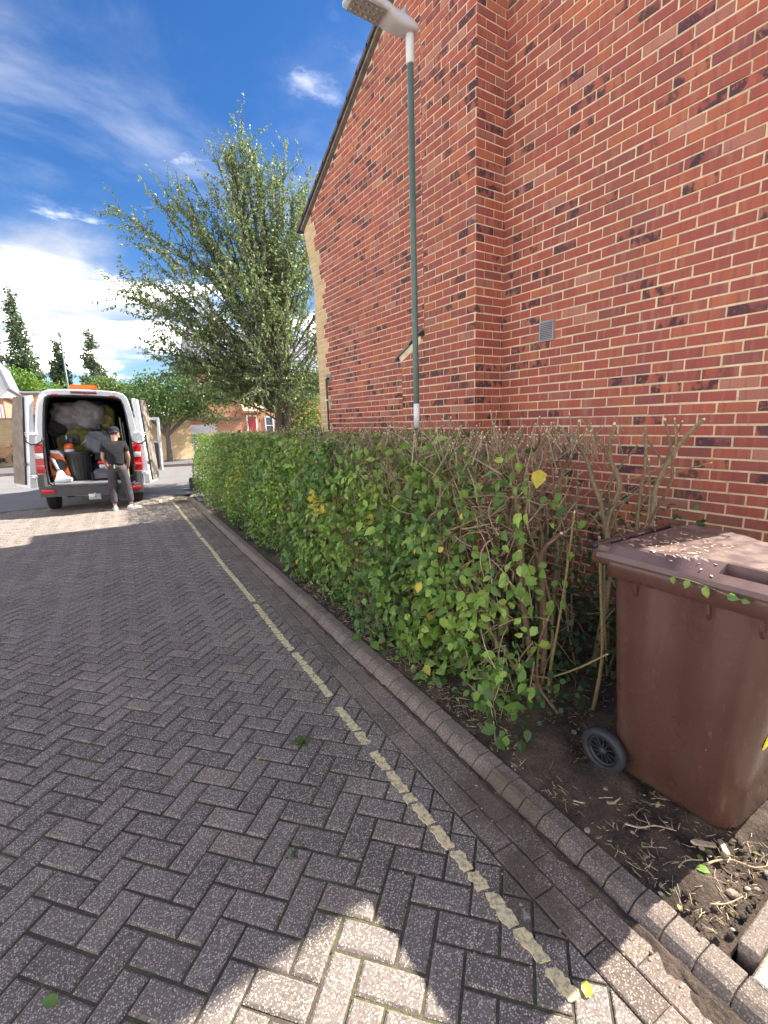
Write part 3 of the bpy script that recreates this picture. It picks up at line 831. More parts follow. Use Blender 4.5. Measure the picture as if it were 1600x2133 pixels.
# ================================================================== street lamp behind the hedge
green_m = gen('green_paint', (.095, .150, .125), (.118, .178, .150), 5, .45, .06, fine=22)
LX, LY = 2.75, 3.652
lamp = thing('street_lamp', 'slim green lamp post with white lantern standing behind the hedge', 'street lamp', (LX, LY, .05))
MB().tube([(LX, LY, .05), (LX, LY, 4.60)], [.0275, .0275], 16).build('post', green_m, lamp)
MB().tube([(LX, LY, 1.565), (LX, LY, 1.79)], .0285, 16).build('label_band', gen('white_label', (.78,.79,.84), (.72,.73,.78), 3, .5, 0), lamp)
lw = gen('lantern_white', (.70, .70, .70), (.64, .64, .65), 3, .35, .02)
MB().lathe([(.030, 4.56), (.036, 4.57), (.036, 4.755), (.032, 4.79), (.0, 4.81)], 16, M=TR(LX, LY, 0)).build('spigot', lw, lamp)
hd = MB()                                            # the housing reaches out over the road
hdir = Vector((-.98, .08, .08)).normalized(); hside = Vector((0,0,1)).cross(hdir).normalized(); hup = hdir.cross(hside)
Hm = Matrix(((hdir.x, hside.x, hup.x, LX), (hdir.y, hside.y, hup.y, LY), (hdir.z, hside.z, hup.z, 4.80), (0,0,0,1)))
rings = []
for x, w_, zt, zb in ((-.065, .028, .03, -.005), (-.05, .05, .05, -.018), (.02, .066, .064, -.032), (.12, .072, .066, -.046), (.20, .088, .06, -.034), (.24, .105, .058, -.012), (.30, .11, .055, -.006), (.50, .11, .045, -.004), (.56, .10, .035, -.002), (.575, .07, .02, .002)):
    rings.append([Hm @ Vector(p) for p in ((x, -w_, zb*.3+.01), (x, -w_*.8, zb), (x, w_*.8, zb), (x, w_, zb*.3+.01), (x, w_*.85, zt*.8), (x, w_*.4, zt), (x, -w_*.4, zt), (x, -w_*.85, zt*.8))])
hd.loft(rings, caps=True); head = hd.build('lantern', lw, lamp)
led = MB(); led.box((.255, -.085, -.016), (.535, .085, -.0075), M=Hm); led.build('led_panel', gen('led_cover', (.30,.29,.27), (.42,.41,.38), 40, .2, .05), head)
for i in range(6):
    for j in range(3):
        m = MB(); m.lathe([(.012, -.0165), (.010, -.020), (.002, -.022)], 8, M=Hm @ TR(.285+i*.044, -.052+j*.052, 0)); m.build('lens', bpy.data.materials['led_cover'], head)
MB().lathe([(.030, .05), (.030, .075), (.026, .10), (.024, .125), (.012, .14)], 14, M=Hm @ TR(.055, 0, 0)).build('photocell', gm, head)

# ================================================================== hedge
LEAF = m_leaf('hedge_leaf', [(0, (.060, .130, .032)), (.35, (.155, .295, .055)), (.7, (.30, .46, .085)), (.90, (.43, .57, .13)), (.93, (.62, .52, .06)), (1, (.75, .62, .10))], .38, .42)
IVY = m_leaf('ivy_leaf', [(0, (.018, .050, .020)), (.5, (.035, .085, .032)), (1, (.06, .13, .04))], .22, .35)
TWIG = m_bark('twig_bark', (.21, .125, .080), (.32, .225, .14), (.44, .35, .24))
STEM = m_bark('stem_bark', (.20, .115, .070), (.27, .22, .125), (.33, .25, .10))
CUT = gen('cut_wood', (.72, .56, .34), (.80, .66, .45), 60, .8, .1, kind='P')
hedge = thing('hedge', 'long clipped green hedge along the kerb, its near end cut back to bare stems', 'hedge', (2.4, 6.4, .06))
def htop(y): return 1.53-.006*y+.02*np.sin(y*2.3)+.015*np.sin(y*5.1)
def hfront(y, z): return 1.28+.0625*y+.255-.09*np.sin(np.pi*np.clip(z/1.45, 0, 1))+.06*np.clip((z-1.25)/.3, 0, 1)+.05*np.sin(y*3.7+z*4)+.045*np.sin(y*8.3-z*5)+.025*np.sin(y*17+z*13)
r_ = rng.random
def density(y, z):
    d = np.clip((y-1.28)/.55, 0, 1)
    bare = np.clip((z-.65)/.5, 0, 1)*np.clip((2.35-y)/.75, 0, 1)
    thin = np.clip((z-1.2)/.3, 0, 1)*np.clip((4.4-y)/2.0, 0, 1)
    return d*(1-.86*bare)*(1-.45*thin)*(1-.38*np.clip((4.6-y)/2.5, 0, 1))
NL = 46000
y = 1.28+(11.55-1.28)*r_(NL)**1.25; z = .06+(1.50-.06)*r_(NL)**.9
dep = rng.exponential(.10, NL)-np.where(rng.random(NL) < .12, .10*rng.random(NL), 0)
dep = np.where(r_(NL) < .25, r_(NL)*.6, dep)
clump = np.sin(y*9+np.sin(z*11)*1.3)*np.sin(z*10+np.sin(y*7)*1.2)+.6*np.sin(y*21+z*17)
keep = (r_(NL) < np.clip(density(y, z), .06, 1)*(z < 1.5)*np.clip(.62+.46*clump, .06, 1)) & (z < htop(y))
y, z, dep = y[keep], z[keep], dep[keep]
x = hfront(y, z)+dep-.02
P1 = np.stack([x, y, z], 1); n1 = len(P1)
N1 = np.array([-1, -.05, .55])+rng.normal(size=(n1, 3))*.55; D1 = np.array([-.35, 0, -.55])+rng.normal(size=(n1, 3))*.62
NT = 10000
yt = 2.2+(11.5-2.2)*r_(NT); xt = 1.28+.0625*yt+.26+1.25*r_(NT); zt = htop(yt)-rng.exponential(.045, NT)-.04*np.abs((xt-1.28-.0625*yt-.9))**2
kt = r_(NT) < np.clip((yt-2.2)/3.2, .06, 1)
P2 = np.stack([xt, yt, zt], 1)[kt]; n2 = len(P2)
N2 = np.array([-.25, 0, 1])+rng.normal(size=(n2, 3))*.55; D2 = rng.normal(size=(n2, 3))*np.array([1, 1, .35])+np.array([-.2, 0, .1])
NE = 2600
xe = 1.28+.0625*11.5+.2+1.5*r_(NE); ze = .06+1.40*r_(NE); ye = 11.45+.12*np.sin(xe*5)+.10*np.sin(ze*6)-rng.exponential(.08, NE)
P3 = np.stack([xe, ye, ze], 1); N3 = np.array([-.2, 1, .5])+rng.normal(size=(NE, 3))*.5; D3 = np.array([0, .3, -.5])+rng.normal(size=(NE, 3))*.6
NI = 9000
yi_ = 2.6+8.8*r_(NI); xi_ = 1.28+.0625*yi_+.42+1.05*r_(NI); zi_ = .10+1.30*r_(NI)
ki = r_(NI) < np.clip((yi_-2.4)/1.2, .05, 1); P3 = np.concatenate([P3, np.stack([xi_, yi_, zi_], 1)[ki]]); NE = len(P3); D3 = np.concatenate([D3, rng.normal(size=(int(ki.sum()), 3))]); N3 = np.concatenate([N3, rng.normal(size=(int(ki.sum()), 3))+np.array([-1, 0, .2])])
P = np.concatenate([P1, P2, P3]); Nn = np.concatenate([N1, N2, N3]); D = np.concatenate([D1, D2, D3]); n = len(P)
far = np.clip((P[:,1]-3)/6, 0, 1)
S = (.054-.017*far)*np.exp(rng.normal(size=n)*.24); S[n1+n2+2600:] *= 1.5
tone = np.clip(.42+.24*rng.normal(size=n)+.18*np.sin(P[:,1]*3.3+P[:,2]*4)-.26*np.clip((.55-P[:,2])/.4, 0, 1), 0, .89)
tone = np.where((np.sin(P[:,1]*1.9+1.0) > .93) & (np.abs(P[:,2]-.75-.25*np.sin(P[:,1]*4)) < .10) & (r_(n) < .55), .97, tone)
tone = np.where(r_(n) < .006, .96, tone)
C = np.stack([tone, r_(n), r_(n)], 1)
LT = leaf_template(.74, .10, .12)
# the leaves that show largest are parts, the rest one mass
dpt = np.concatenate([dep, np.full(n2+NE, .2)])
sc = np.array([S[i]/px(P[i])[2] if (P[i,1] < 4.2 and inframe(P[i])) else 0 for i in range(n)])*np.where(dpt < .06, 1, .25)
big = np.argsort(-sc)[:300]; mask = np.ones(n, bool); mask[big] = False
LV = []
for t_ in np.linspace(.05, .88, 16):
    me = fast_mesh('leaf', LT[0]*np.array([random.uniform(.85, 1.15), 1, random.uniform(.6, 1.6)]), LT[1], np.tile([t_, .5, .5], (len(LT[0]), 1)), LEAF, True); LV.append((t_, me))
LY_ = [fast_mesh('leaf', LT[0], LT[1], np.tile([.97, .5, .5], (len(LT[0]), 1)), LEAF, True)]
def put_leaf(parent, P, D, Nn, S, tone):
    d = Vector(D).normalized(); X = d.cross(Vector(Nn)).normalized(); Z = X.cross(d)
    me = LY_[0] if tone > .9 else min(LV, key=lambda a: abs(a[0]-tone))[1]
    o = bpy.data.objects.new('leaf', me); COL.objects.link(o); o.parent = parent
    L = Vector(P)-parent.location
    Mx = Matrix(((X.x, d.x, Z.x, L.x), (X.y, d.y, Z.y, L.y), (X.z, d.z, Z.z, L.z), (0,0,0,1))) @ Matrix.Scale(S, 4)
    o.matrix_local = Mx; return o
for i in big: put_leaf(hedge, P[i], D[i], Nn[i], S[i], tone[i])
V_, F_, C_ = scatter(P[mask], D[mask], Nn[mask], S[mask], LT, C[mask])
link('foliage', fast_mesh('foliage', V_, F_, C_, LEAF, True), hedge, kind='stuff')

# woody stems: those near the bare end are parts of their own, with pale cut ends
def bezier(P0, P1, bend, k=6):
    t = np.linspace(0, 1, k)[:, None]; mid = (P0+P1)/2+bend
    return (1-t)**2*P0+2*t*(1-t)*mid+t*t*P1
NEAR = [
 ([(2.02,1.56,.02),(2.00,1.61,.27),(2.00,1.69,.62),(2.00,1.71,.95),(2.0,1.77,1.25)], .017, .1),
 ([(2.00,1.58,.04),(2.00,1.78,.22),(2.00,1.99,.43),(2.00,2.09,.75)], .010, .75),
 ([(2.05,1.59,.05),(2.05,1.57,.42),(2.05,1.60,.75),(2.05,1.61,.91),(2.05,1.49,1.04)], .016, .0),
 ([(2.05,1.52,.08),(2.05,1.53,.21),(2.04,1.48,.53),(2.06,1.46,.80),(2.05,1.42,1.16)], .0075, .95),
 ([(2.17,1.33,.06),(2.14,1.28,.40),(2.16,1.32,.75),(2.15,1.34,1.03)], .009, .8),
 ([(2.0,1.58,.12),(1.98,1.60,.20),(1.98,1.49,.24),(1.98,1.32,.37),(1.98,1.16,.52)], .006, .8),
 ([(1.98,1.40,.06),(1.98,1.45,.09),(1.98,1.55,.18),(1.98,1.55,.42),(1.98,1.49,.61)], .008, .3),
 ([(2.55,1.58,.05),(2.62,1.56,.6),(2.60,1.59,1.01),(2.60,1.69,1.25),(2.60,1.76,1.42),(2.60,1.92,1.55)], .017, .5),
 ([(2.60,1.59,1.01),(2.60,1.53,1.15),(2.60,1.52,1.26),(2.60,1.59,1.40),(2.60,1.57,1.58)], .014, .45),
 ([(2.60,1.76,1.40),(2.60,1.80,1.48),(2.60,1.80,1.60)], .010, .6),
 ([(2.6,1.95,.05),(2.60,1.91,.97),(2.60,1.92,1.23),(2.60,1.84,1.39),(2.60,1.83,1.53)], .014, .5),
 ([(2.7,1.40,.05),(2.70,1.37,1.07),(2.70,1.35,1.27),(2.70,1.25,1.48),(2.70,1.15,1.60)], .013, .55),
 ([(2.70,1.45,.05),(2.70,1.45,1.09),(2.70,1.43,1.32),(2.70,1.44,1.57)], .011, .4),
 ([(2.70,1.30,1.36),(2.70,1.27,1.45),(2.72,1.30,1.60)], .008, .6),
 ([(2.7,1.62,.9),(2.70,1.57,1.07),(2.70,1.43,1.23),(2.70,1.28,1.31),(2.70,1.10,1.38)], .006, .7),
 ([(2.3,1.8,.05),(2.40,1.89,.91),(2.40,2.09,1.17),(2.40,2.26,1.35),(2.40,2.18,1.57)], .010, .2),
 ([(2.40,2.08,1.07),(2.40,2.05,1.30),(2.40,2.18,1.55)], .008, .35),
 ([(2.4,1.9,.3),(2.40,1.96,.93),(2.40,1.97,1.27),(2.40,1.88,1.55)], .010, .4),
]
for k in range(30):                                   # random upright, forked stems through the bare end
    y0 = random.uniform(1.35, 2.9); x0 = random.uniform(2.15, 3.05); lean = random.uniform(-.22, .22)
    zt = random.uniform(1.40, 1.66); zm = random.uniform(.7, 1.1)
    NEAR.append(([(x0, y0, .05), (x0+random.uniform(-.06, .06), y0+lean*.4, zm*.6), (x0+random.uniform(-.12, .1), y0+lean*.7+random.uniform(-.07, .07), zm), (x0+random.uniform(-.2, .15), y0+lean+random.uniform(-.14, .14), (zm+zt)/2), (x0+random.uniform(-.24, .15), y0+lean*1.1+random.uniform(-.2, .2), zt)], random.uniform(.0045, .0095), random.random()*.7))
def smooth_path(pts, sub=3):
    q = [Vector(p) for p in pts]; outp = []
    for i in range(len(q)-1):
        p0, p1, p2, p3 = q[max(i-1, 0)], q[i], q[i+1], q[min(i+2, len(q)-1)]
        for s in range(sub):
            t = s/sub
            outp.append(.5*((2*p1)+(p2-p0)*t+(2*p0-5*p1+4*p2-p3)*t*t+(3*p1-p0-3*p2+p3)*t**3))
    outp.append(q[-1]); return outp
for pts, r, tn in NEAR:
    pp = smooth_path(pts); k = len(pp); rad = [r*(1.15-.42*i/(k-1))*random.uniform(.9, 1.12) for i in range(k)]
    st = MB().tube(pp, rad, 7, col=(tn, .5, .5), caps=False).build('stem', STEM, hedge)
    d = (pp[-1]-pp[-2]).normalized(); e = pp[-1]
    tip = MB().tube([e-d*.004, e+d*random.uniform(.004, .014)], [rad[-1]*1.01, rad[-1]*random.uniform(.35, .95)], 7, smooth=False); tip.build('cut_end', CUT, st, kind='thing')
# the many other stems and twigs
polys, rads, cols = [], [], []
for k in range(330):
    y0 = random.uniform(2.0, 11.3); x0 = nk(y0)+random.uniform(.42, 1.35); h = random.uniform(.9, 1.46)
    polys.append(bezier(np.array([x0, y0, .03]), np.array([x0+random.uniform(-.25, .2), y0+random.uniform(-.25, .25), h]), rng.normal(size=3)*.07)); r = random.uniform(.004, .010)
    rads.append(np.linspace(r*1.2, r*.55, 6)); cols.append(rc())
tubes('stems', polys, rads, STEM, cols, 5, hedge, kind='stuff')
polys, rads, cols = [], [], []
for k in range(3400):
    near = k < 1250
    y0 = random.uniform(1.45, 3.4) if near else 2.6+8.9*random.random()**1.5
    z0 = random.uniform(.12, 1.42); fr_ = random.random() < (.45 if near else .72)
    x0 = float(hfront(y0, z0))+(abs(random.gauss(0, .13)) if fr_ else random.uniform(.1, 1.1))
    if near and random.random() < .25: z0 = random.uniform(1.05, 1.46)
    d = np.array([random.gauss(-.30, .55), random.gauss(0, .75), random.gauss(.35, .60)]); d /= np.linalg.norm(d)+1e-6
    if z0 > 1.28: d[2] = abs(d[2])*.8+.35
    L = random.uniform(.07, .34); Pa = np.array([x0, y0, z0]); Pb = Pa+d*L
    Pb[2] = min(Pb[2], htop(Pb[1])+random.uniform(-.02, .11 if near else .07)); Pb[0] = max(Pb[0], nk(Pb[1])+.17+random.uniform(0, .06))
    if Pb[1] < 1.25: continue
    polys.append(bezier(Pa, Pb, rng.normal(size=3)*L*.14, 5)); r = random.uniform(.0011, .0030)*(1.35 if near else 1.0)
    rads.append(np.linspace(r*1.3, r*.7, 5)); cols.append((min(1, max(0, random.gauss(.5, .28))), .5, .5))
tubes('twigs', polys, rads, TWIG, cols, 4, hedge, kind='stuff')
# clipped tips with pale cut ends all along the top
tp = MB()
for k in range(850):
    y0 = 1.6+9.8*random.random()**1.6; x0 = nk(y0)+random.uniform(.25, 1.3); z0 = float(htop(y0))+random.uniform(-.06, .035)+abs(random.gauss(0, .05))
    d = Vector((random.gauss(0, .35), random.gauss(0, .35), 1)).normalized(); e = Vector((x0, y0, z0)); r = random.uniform(.0025, .005)
    tp.tube([e-d*random.uniform(.08, .2), e], [r, r*.9], 5, 0, rc(), False); tp.tube([e, e+d*random.uniform(.004, .012)], [r*1.02, r*.6], 5, 1, rc())
tp.build('clipped_tips', [TWIG, CUT], hedge, kind='stuff')

# ivy creeping under the hedge and up behind the bare stems
ni = 5200
yi = .95+8*r_(ni)**1.6; xi = nk(yi)+.19+(2.0-.19)*r_(ni); zi = .08+.20*r_(ni)**2+np.where(r_(ni) < .2, .35*r_(ni), 0)
keep = xi < 3.5
A = np.stack([xi, yi, zi], 1)[keep]
nb = 800; B = np.stack([2.75+.6*r_(nb), 1.15+1.6*r_(nb), .30+.82*r_(nb)], 1)
nb = 2600; B = np.concatenate([B, np.stack([2.2+1.15*r_(nb), 1.40+1.1*r_(nb), .08+.85*r_(nb)**1.7], 1)])
A = np.concatenate([A, B]); na = len(A)
clm = np.sin(A[:,0]*7+1)*np.sin(A[:,1]*6)+.5*np.sin(A[:,1]*17+A[:,0]*13)
A = A[(clm > -.25) & ~((A[:,1] < 1.35) & (A[:,0] < 2.5))]; na = len(A)
V_, F_, C_ = scatter(A, rng.normal(size=(na, 3))*np.array([1, 1, .5])+np.array([-.2, 0, -.2]), np.array([-.5, -.2, 1])+rng.normal(size=(na, 3))*.45, .035*rng.uniform(.6, 1.4, na), leaf_template(.95, .05, .12), rng.random((na, 3)))
tag(link('ivy', fast_mesh('ivy', V_, F_, C_, IVY, True)), 'dark green ivy creeping over the soil under the hedge', 'ivy', kind='stuff')

# ================================================================== wheelie bins
def m_bin():
    t = MT('brown_plastic'); co = t.co('O')
    col = t.mix(t.step(t.noise(co, 2.2, 4), .3, .7), (.080, .036, .027), (.096, .046, .036))
    scr = t.noise(t.co('O', (3, 3, .6)), 26, 5, .7)
    col = t.mix(t.math('MULTIPLY', t.step(scr, .57, .70), .40), col, (.20, .13, .11))
    spk = t.vor(co, 42); sel = t.noise(co, 30, 2)
    col = t.mix(t.math('MULTIPLY', t.step(spk, .10, .05), t.step(sel, .62, .68)), col, (.45, .36, .30))
    sepn = t.n('ShaderNodeSeparateXYZ'); t.l(t.tc.outputs['Object'], sepn.inputs[0])
    dust = t.math('MULTIPLY', t.step(sepn.outputs[2], .55, .0), t.step(t.noise(co, 5, 5), .35, .7))
    col = t.mix(t.math('MULTIPLY', dust, .5), col, (.10, .075, .055))
    t.set(Base_Color=col, Roughness=t.ramp(t.noise(co, 6, 4), [(0, .20), (1, .36)])); t.bump(t.noise(co, 420, 2), .06, .001)
    t.p.inputs['Specular IOR Level'].default_value = .5
    return t.m
def m_lid():
    t = MT('brown_lid'); co = t.co('O')
    f = t.noise(co, 6, 5, .65)
    col = t.mix(t.step(f, .35, .65), (.095, .052, .052), (.125, .075, .074))
    g2 = t.n('ShaderNodeSeparateXYZ'); t.l(t.geo.outputs['Normal'], g2.inputs[0])
    dust = t.math('MULTIPLY', t.step(g2.outputs[2], .90, .99), t.step(t.noise(co, 14, 6, .7), .40, .60))
    col = t.mix(t.math('MULTIPLY', dust, .6), col, (.30, .22, .17))
    t.set(Base_Color=col, Roughness=.38); t.bump(t.noise(co, 300, 2), .08, .001); return t.m
BIN, LID = m_bin(), m_lid()
RUB = gen('tyre_rubber', (.017, .019, .025), (.030, .034, .042), 12, .6, .1, fine=50)
HUB = gen('wheel_plastic', (.018, .02, .028), (.03, .034, .045), 10, .45, .05)
YEL = gen('yellow_sticker', (.88, .80, .02), (.85, .74, .02), 4, .4, 0)
def bin_ring(hw, yf, yr, rf, rr, z, bulge=1.0):
    """closed outline: street side first, front towards -y"""
    p = []
    def arc(cx, cy, r, a0, a1, n=6):
        for i in range(n+1):
            a = R(a0+(a1-a0)*i/n); p.append((cx+r*math.cos(a), cy+r*math.sin(a), z))
    arc(-hw+rf, yf+rf, rf, 270, 180)
    L = yr-yf
    for u, o in ((.22, 0), (.26, .011), (.44, .011), (.47, .0), (.50, 0), (.66, .0), (.69, .013), (.84, .013), (.88, 0)):
        p.append((-hw-o*bulge+.002, yf+L*u, z))
    arc(-hw+rr, yr-rr, rr, 180, 90)
    arc(hw-rr, yr-rr, rr, 90, 0)
    for u in (.84, .66, .5, .3): p.append((hw, yf+L*u, z))
    arc(hw-rf, yf+rf, rf, 0, -90)
    return p
def make_bin(label, loc, rz):
    t = thing('wheelie_bin', label, 'bin', loc, rz)
    b = MB(); prof = [(.000, .170, -.150, .215), (.012, .205, -.185, .232), (.05, .224, -.205, .240), (.30, .238, -.232, .250), (.60, .252, -.262, .262), (.90, .266, -.290, .274), (.965, .269, -.296, .277)]
    rings = [bin_ring(hw, yf, yr, .085 if i > 1 else .07, .045, z, min(1, max(.15, z*1.6))) for i, (z, hw, yf, yr) in enumerate(prof)]
    b.loft(rings, smooth=True); b.f.append(list(range(len(rings[0])))); b.mi.append(0); b.sm.append(False)
    body = b.build('body', BIN, t, True)
    rm = MB(); rr = [bin_ring(hw, yf, yr, .09, .05, z, 0) for z, hw, yf, yr in ((.950, .272, -.300, .280), (.940, .292, -.322, .292), (.944, .300, -.330, .297), (1.004, .304, -.334, .300), (1.012, .300, -.330, .296), (1.012, .27, -.30, .27), (.98, .262, -.29, .265))]
    rm.loft(rr); rm.build('rim', BIN, t, True)
    for s in (-1, 1):
        for yy in (.165, -.085, -.235):
            m = MB(); x = s*.268; m.prism([(x, .945), (x+s*.026, .942), (x+s*.020, .90), (x, .865)], yy-.006, yy+.006, axis=1); m.build('rim_gusset', BIN, body, True)
    # lid: a stiff skin with a flat crown, sloping borders and a hand slot in the street side
    xs = sorted(set([round(-.30+.0152*q, 4) for q in range(40)]+[-.312, -.308, -.300, -.285, -.262, -.259, -.235, -.205, -.202, -.17, -.13, -.08, 0, .08, .13, .17, .202, .205, .235, .259, .262, .285, .300, .308, .312]))
    ys = sorted(set([round(-.16+.014*q, 3) for q in range(26)]+[-.345, -.341, -.333, -.318, -.30, -.262, -.238, -.234, -.19, -.14, -.098, -.094, -.06, -.03, .0, .03, .08, .14, .20, .25, .29, .31, .32]))
    def zl(x, y):
        ax = abs(x); bw = .030+.090*(1/(1+math.exp((y+.005)/.030)))
        e = (.312-ax)/bw; e = min(1, max(0, e)); f = min(1, (y+.345)/.10)
        base = 1.030+.012*(y+.3)
        z = base+.048*min(e, f)*(1 if y < .27 else max(.25, 1-(y-.27)/.07))
        if ax > .309 or y < -.342: z = base-.016
        if y > .05 and ax < .20 and y < .285: z -= .006
        if .2035 < ax < .2605 and -.236 < y < -.096: z -= .040
        return z
    L = MB(); nx_, ny_ = len(xs), len(ys)
    def rnd_xy(x, y):
        # rounded corners in plan
        r = .085; cx, cyf = .312-r, -.345+r
        ax = abs(x)
        if ax > cx and y < cyf:
            dx, dy = ax-cx, cyf-y; m_ = max(dx, dy); l = math.hypot(dx, dy)
            if l > 0: k = m_/l; ax, y = cx+dx*k, cyf-dy*k
        return math.copysign(ax, x), y
    vs = [(*rnd_xy(x, y), zl(x, y)) for y in ys for x in xs]
    L.add(vs, [(j*nx_+i, j*nx_+i+1, (j+1)*nx_+i+1, (j+1)*nx_+i) for j in range(ny_-1) for i in range(nx_-1)], smooth=False)
    # turned-down edge
    per = [(i, 0) for i in range(nx_)]+[(nx_-1, j) for j in range(1, ny_)]+[(i, ny_-1) for i in range(nx_-2, -1, -1)]+[(0, j) for j in range(ny_-2, 0, -1)]
    top = [vs[j*nx_+i] for i, j in per]; low = [(x*.985, y*.985, z-.010) for x, y, z in top]
    L.loft([low, top], smooth=False)
    L.build('lid', LID, t, True)
    hb = MB(); hb.tube([(-.275, .335, 1.062), (.275, .335, 1.062)], .0155, 12); h = hb.build('handle_bar', BIN, t, True)
    for x in (-.13, .12):
        m = MB(); m.tube([(x, .335+.021*math.cos(a), 1.062+.021*math.sin(a)) for a in np.linspace(-.6, 3.6, 12)], .0035, 6); m.build('hinge_clip', LID, h, True)
    for s in (-1, 1):
        m = MB(); m.rbox((s*.262, .27, .985), (s*.302, .352, 1.078), .014); m.build('hinge_arm', BIN, t, True)
        m = MB(); m.lathe([(.014, 0), (.014, .006)], 12, M=TR(s*.302, .335, 1.062) @ Matrix.Rotation(math.pi/2*s, 4, 'Y')); m.build('hinge_pin', HUB, t, True)
        wx = s*.262
        Mx = TR(wx, .262, .100) @ Matrix.Rotation(math.pi/2*s, 4, 'Y')
        wl = MB(); wl.lathe([(.066, -.020), (.090, -.024), (.099, -.016), (.100, 0), (.099, .016), (.090, .024), (.072, .024), (.068, .016), (.066, .0)], 36, M=Mx, caps=False)
        tyre = wl.build('wheel', RUB, t, True)
        hu = MB(); hu.lathe([(.067, -.01), (.067, .012), (.060, .014), (.056, .004), (.056, -.01)], 28, M=Mx, caps=False); hu.lathe([(.018, -.01), (.018, .016), (.011, .022), (.0, .023)], 14, M=Mx, caps=False)
        hu.lathe([(.0, -.012), (.06, -.012)], 20, M=Mx, caps=False)
        for k in range(12):
            a = k*math.pi/6; hu.box((.014, -.0028, -.006), (.062, .0028, .009), M=Mx @ Matrix.Rotation(a, 4, 'Z'))
        hu.build('hub', HUB, tyre, True)
    ax = MB(); ax.tube([(-.27, .262, .10), (.27, .262, .10)], .012, 10); ax.build('axle', HUB, t, True)
    return t
BX_, BY_ = 2.092, .775
bin1 = make_bin('brown wheelie bin with clippings on its lid standing at the bare hedge end', (BX_, BY_, .030), R(-2)); bin1.scale = (1, 1.07, 1)
# yellow sticker on the front, only its edge shows
nm = MB()
for pl_ in ([(-.165, .418), (-.11, .428), (-.06, .452), (-.03, .492), (-.06, .522), (-.12, .502), (-.153, .462)], [(-.150, .524), (-.10, .540), (-.06, .562), (-.05, .602), (-.10, .592), (-.14, .562)]):
    q = [(x, -.2515-.10*(z-.45), z) for x, z in [(x_-.010, z_) for x_, z_ in pl_]]; o_ = [(x, y+.004, z) for x, y, z in q]; m_ = len(q)
    nm.add(q+o_, [tuple(range(m_)), tuple(range(2*m_-1, m_-1, -1))]+[(a, m_+a, m_+(a+1) % m_, (a+1) % m_) for a in range(m_)])
nm.build('sticker', YEL, bin1, True)
# clippings on the lid
cp = MB()
for k in range(130):
    x, y_ = random.gauss(-.13, .11), random.gauss(.12, .12)
    if random.random() < .25: x, y_ = random.uniform(-.28, .2), random.uniform(-.3, .28)
    if abs(x) > .29 or not -.33 < y_ < .30: continue
    zb = 1.030+.012*(y_+.3)+.048*min(1, (.312-abs(x))/(.030+.090*(1/(1+math.exp((y_+.005)/.030)))), (y_+.345)/.10)+.001
    if .2035 < abs(x) < .2605 and -.236 < y_ < -.096: zb -= .04
    l, w_ = random.uniform(.003, .012), random.uniform(.0012, .003)
    cp.box((-l, -w_, 0), (l, w_, .0012), 0, rc(), TR(x, y_, zb) @ RZ(random.uniform(0, 3.1)) @ Matrix.Rotation(random.uniform(-.2, .2), 4, 'X'))
c_ = cp.build('lid_clippings', gen('dry_chip', (.55, .40, .24), (.68, .54, .36), 50, .8, 0, kind='P')); c_.location = bin1.location; c_.rotation_euler = bin1.rotation_euler
tag(c_, 'dry hedge clippings scattered over the brown lid', 'clippings', kind='stuff')
def local(o, p): return o.location+Matrix.Rotation(o.rotation_euler[2], 3, 'Z') @ Vector(p)
# sprig of leaves caught under the lid
sprig = thing('leaf_sprig', 'small leafy sprig caught between lid and rim of the bin', 'sprig', local(bin1, (-.31, -.06, 1.018)))
sp_ = [Vector(local(bin1, p)) for p in ((-.318, .02, 1.020), (-.325, -.04, 1.022), (-.322, -.09, 1.017), (-.328, -.16, 1.006), (-.326, -.20, 1.000))]
MB().tube(sp_, [.0018, .0018, .0016, .0013, .001], 6, col=(.8,.5,.5)).build('stalk', STEM, sprig)
for i, (p, d, s, tn) in enumerate(((sp_[0], (-.2, -.1, -.6), .030, .55), (sp_[1], (-.4, .3, -.8), .034, .6), (sp_[2], (-.3, -.3, -.9), .044, .7), (sp_[3], (-.2, -.9, -.1), .036, .3), (sp_[4], (-.1, -1, .0), .026, .35))):
    put_leaf(sprig, p, d, (-1, .1, .3), s, tn)

# ================================================================== litter on soil and paving
def soil_z(x, y): return zg(y)+.034+.05*kf(y)
polys, rads, cols = [], [], []
for k in range(2600):
    y0 = .45+random.random()**1.5*4.2; u = random.random()**1.1; x0 = nk(y0)+.15+u*(1.15 if y0 < 1.6 else .45)
    a = random.uniform(0, math.pi); L = random.uniform(.008, .05)*random.choice((.6, 1, 1, 1.5))
    p = np.array([x0, y0, soil_z(x0, y0)+random.uniform(-.004, .018)]); d = np.array([math.cos(a), math.sin(a), random.uniform(-.25, .25)])*L
    polys.append(bezier(p-d/2, p+d/2, rng.normal(size=3)*L*.12, 3)); r = random.uniform(.0005, .0019); rads.append(np.full(3, r)); cols.append((random.uniform(.4, 1), .5, .5))
PALE = m_bark('pale_straw', (.30, .20, .12), (.46, .34, .20), (.62, .52, .36))
tag(tubes('clippings', polys, rads, PALE, cols, 4), 'pale chopped twig clippings littering the dark soil', 'clippings', kind='stuff')
nb = 420; yb = .45+3.6*r_(nb)**1.5; xb = np.array([nk(v) for v in yb])+.14+1.1*r_(nb)*np.where(yb < 1.6, 1, .35)
zb_ = np.array([soil_z(a_, b_) for a_, b_ in zip(xb, yb)])+.002+.014*r_(nb)
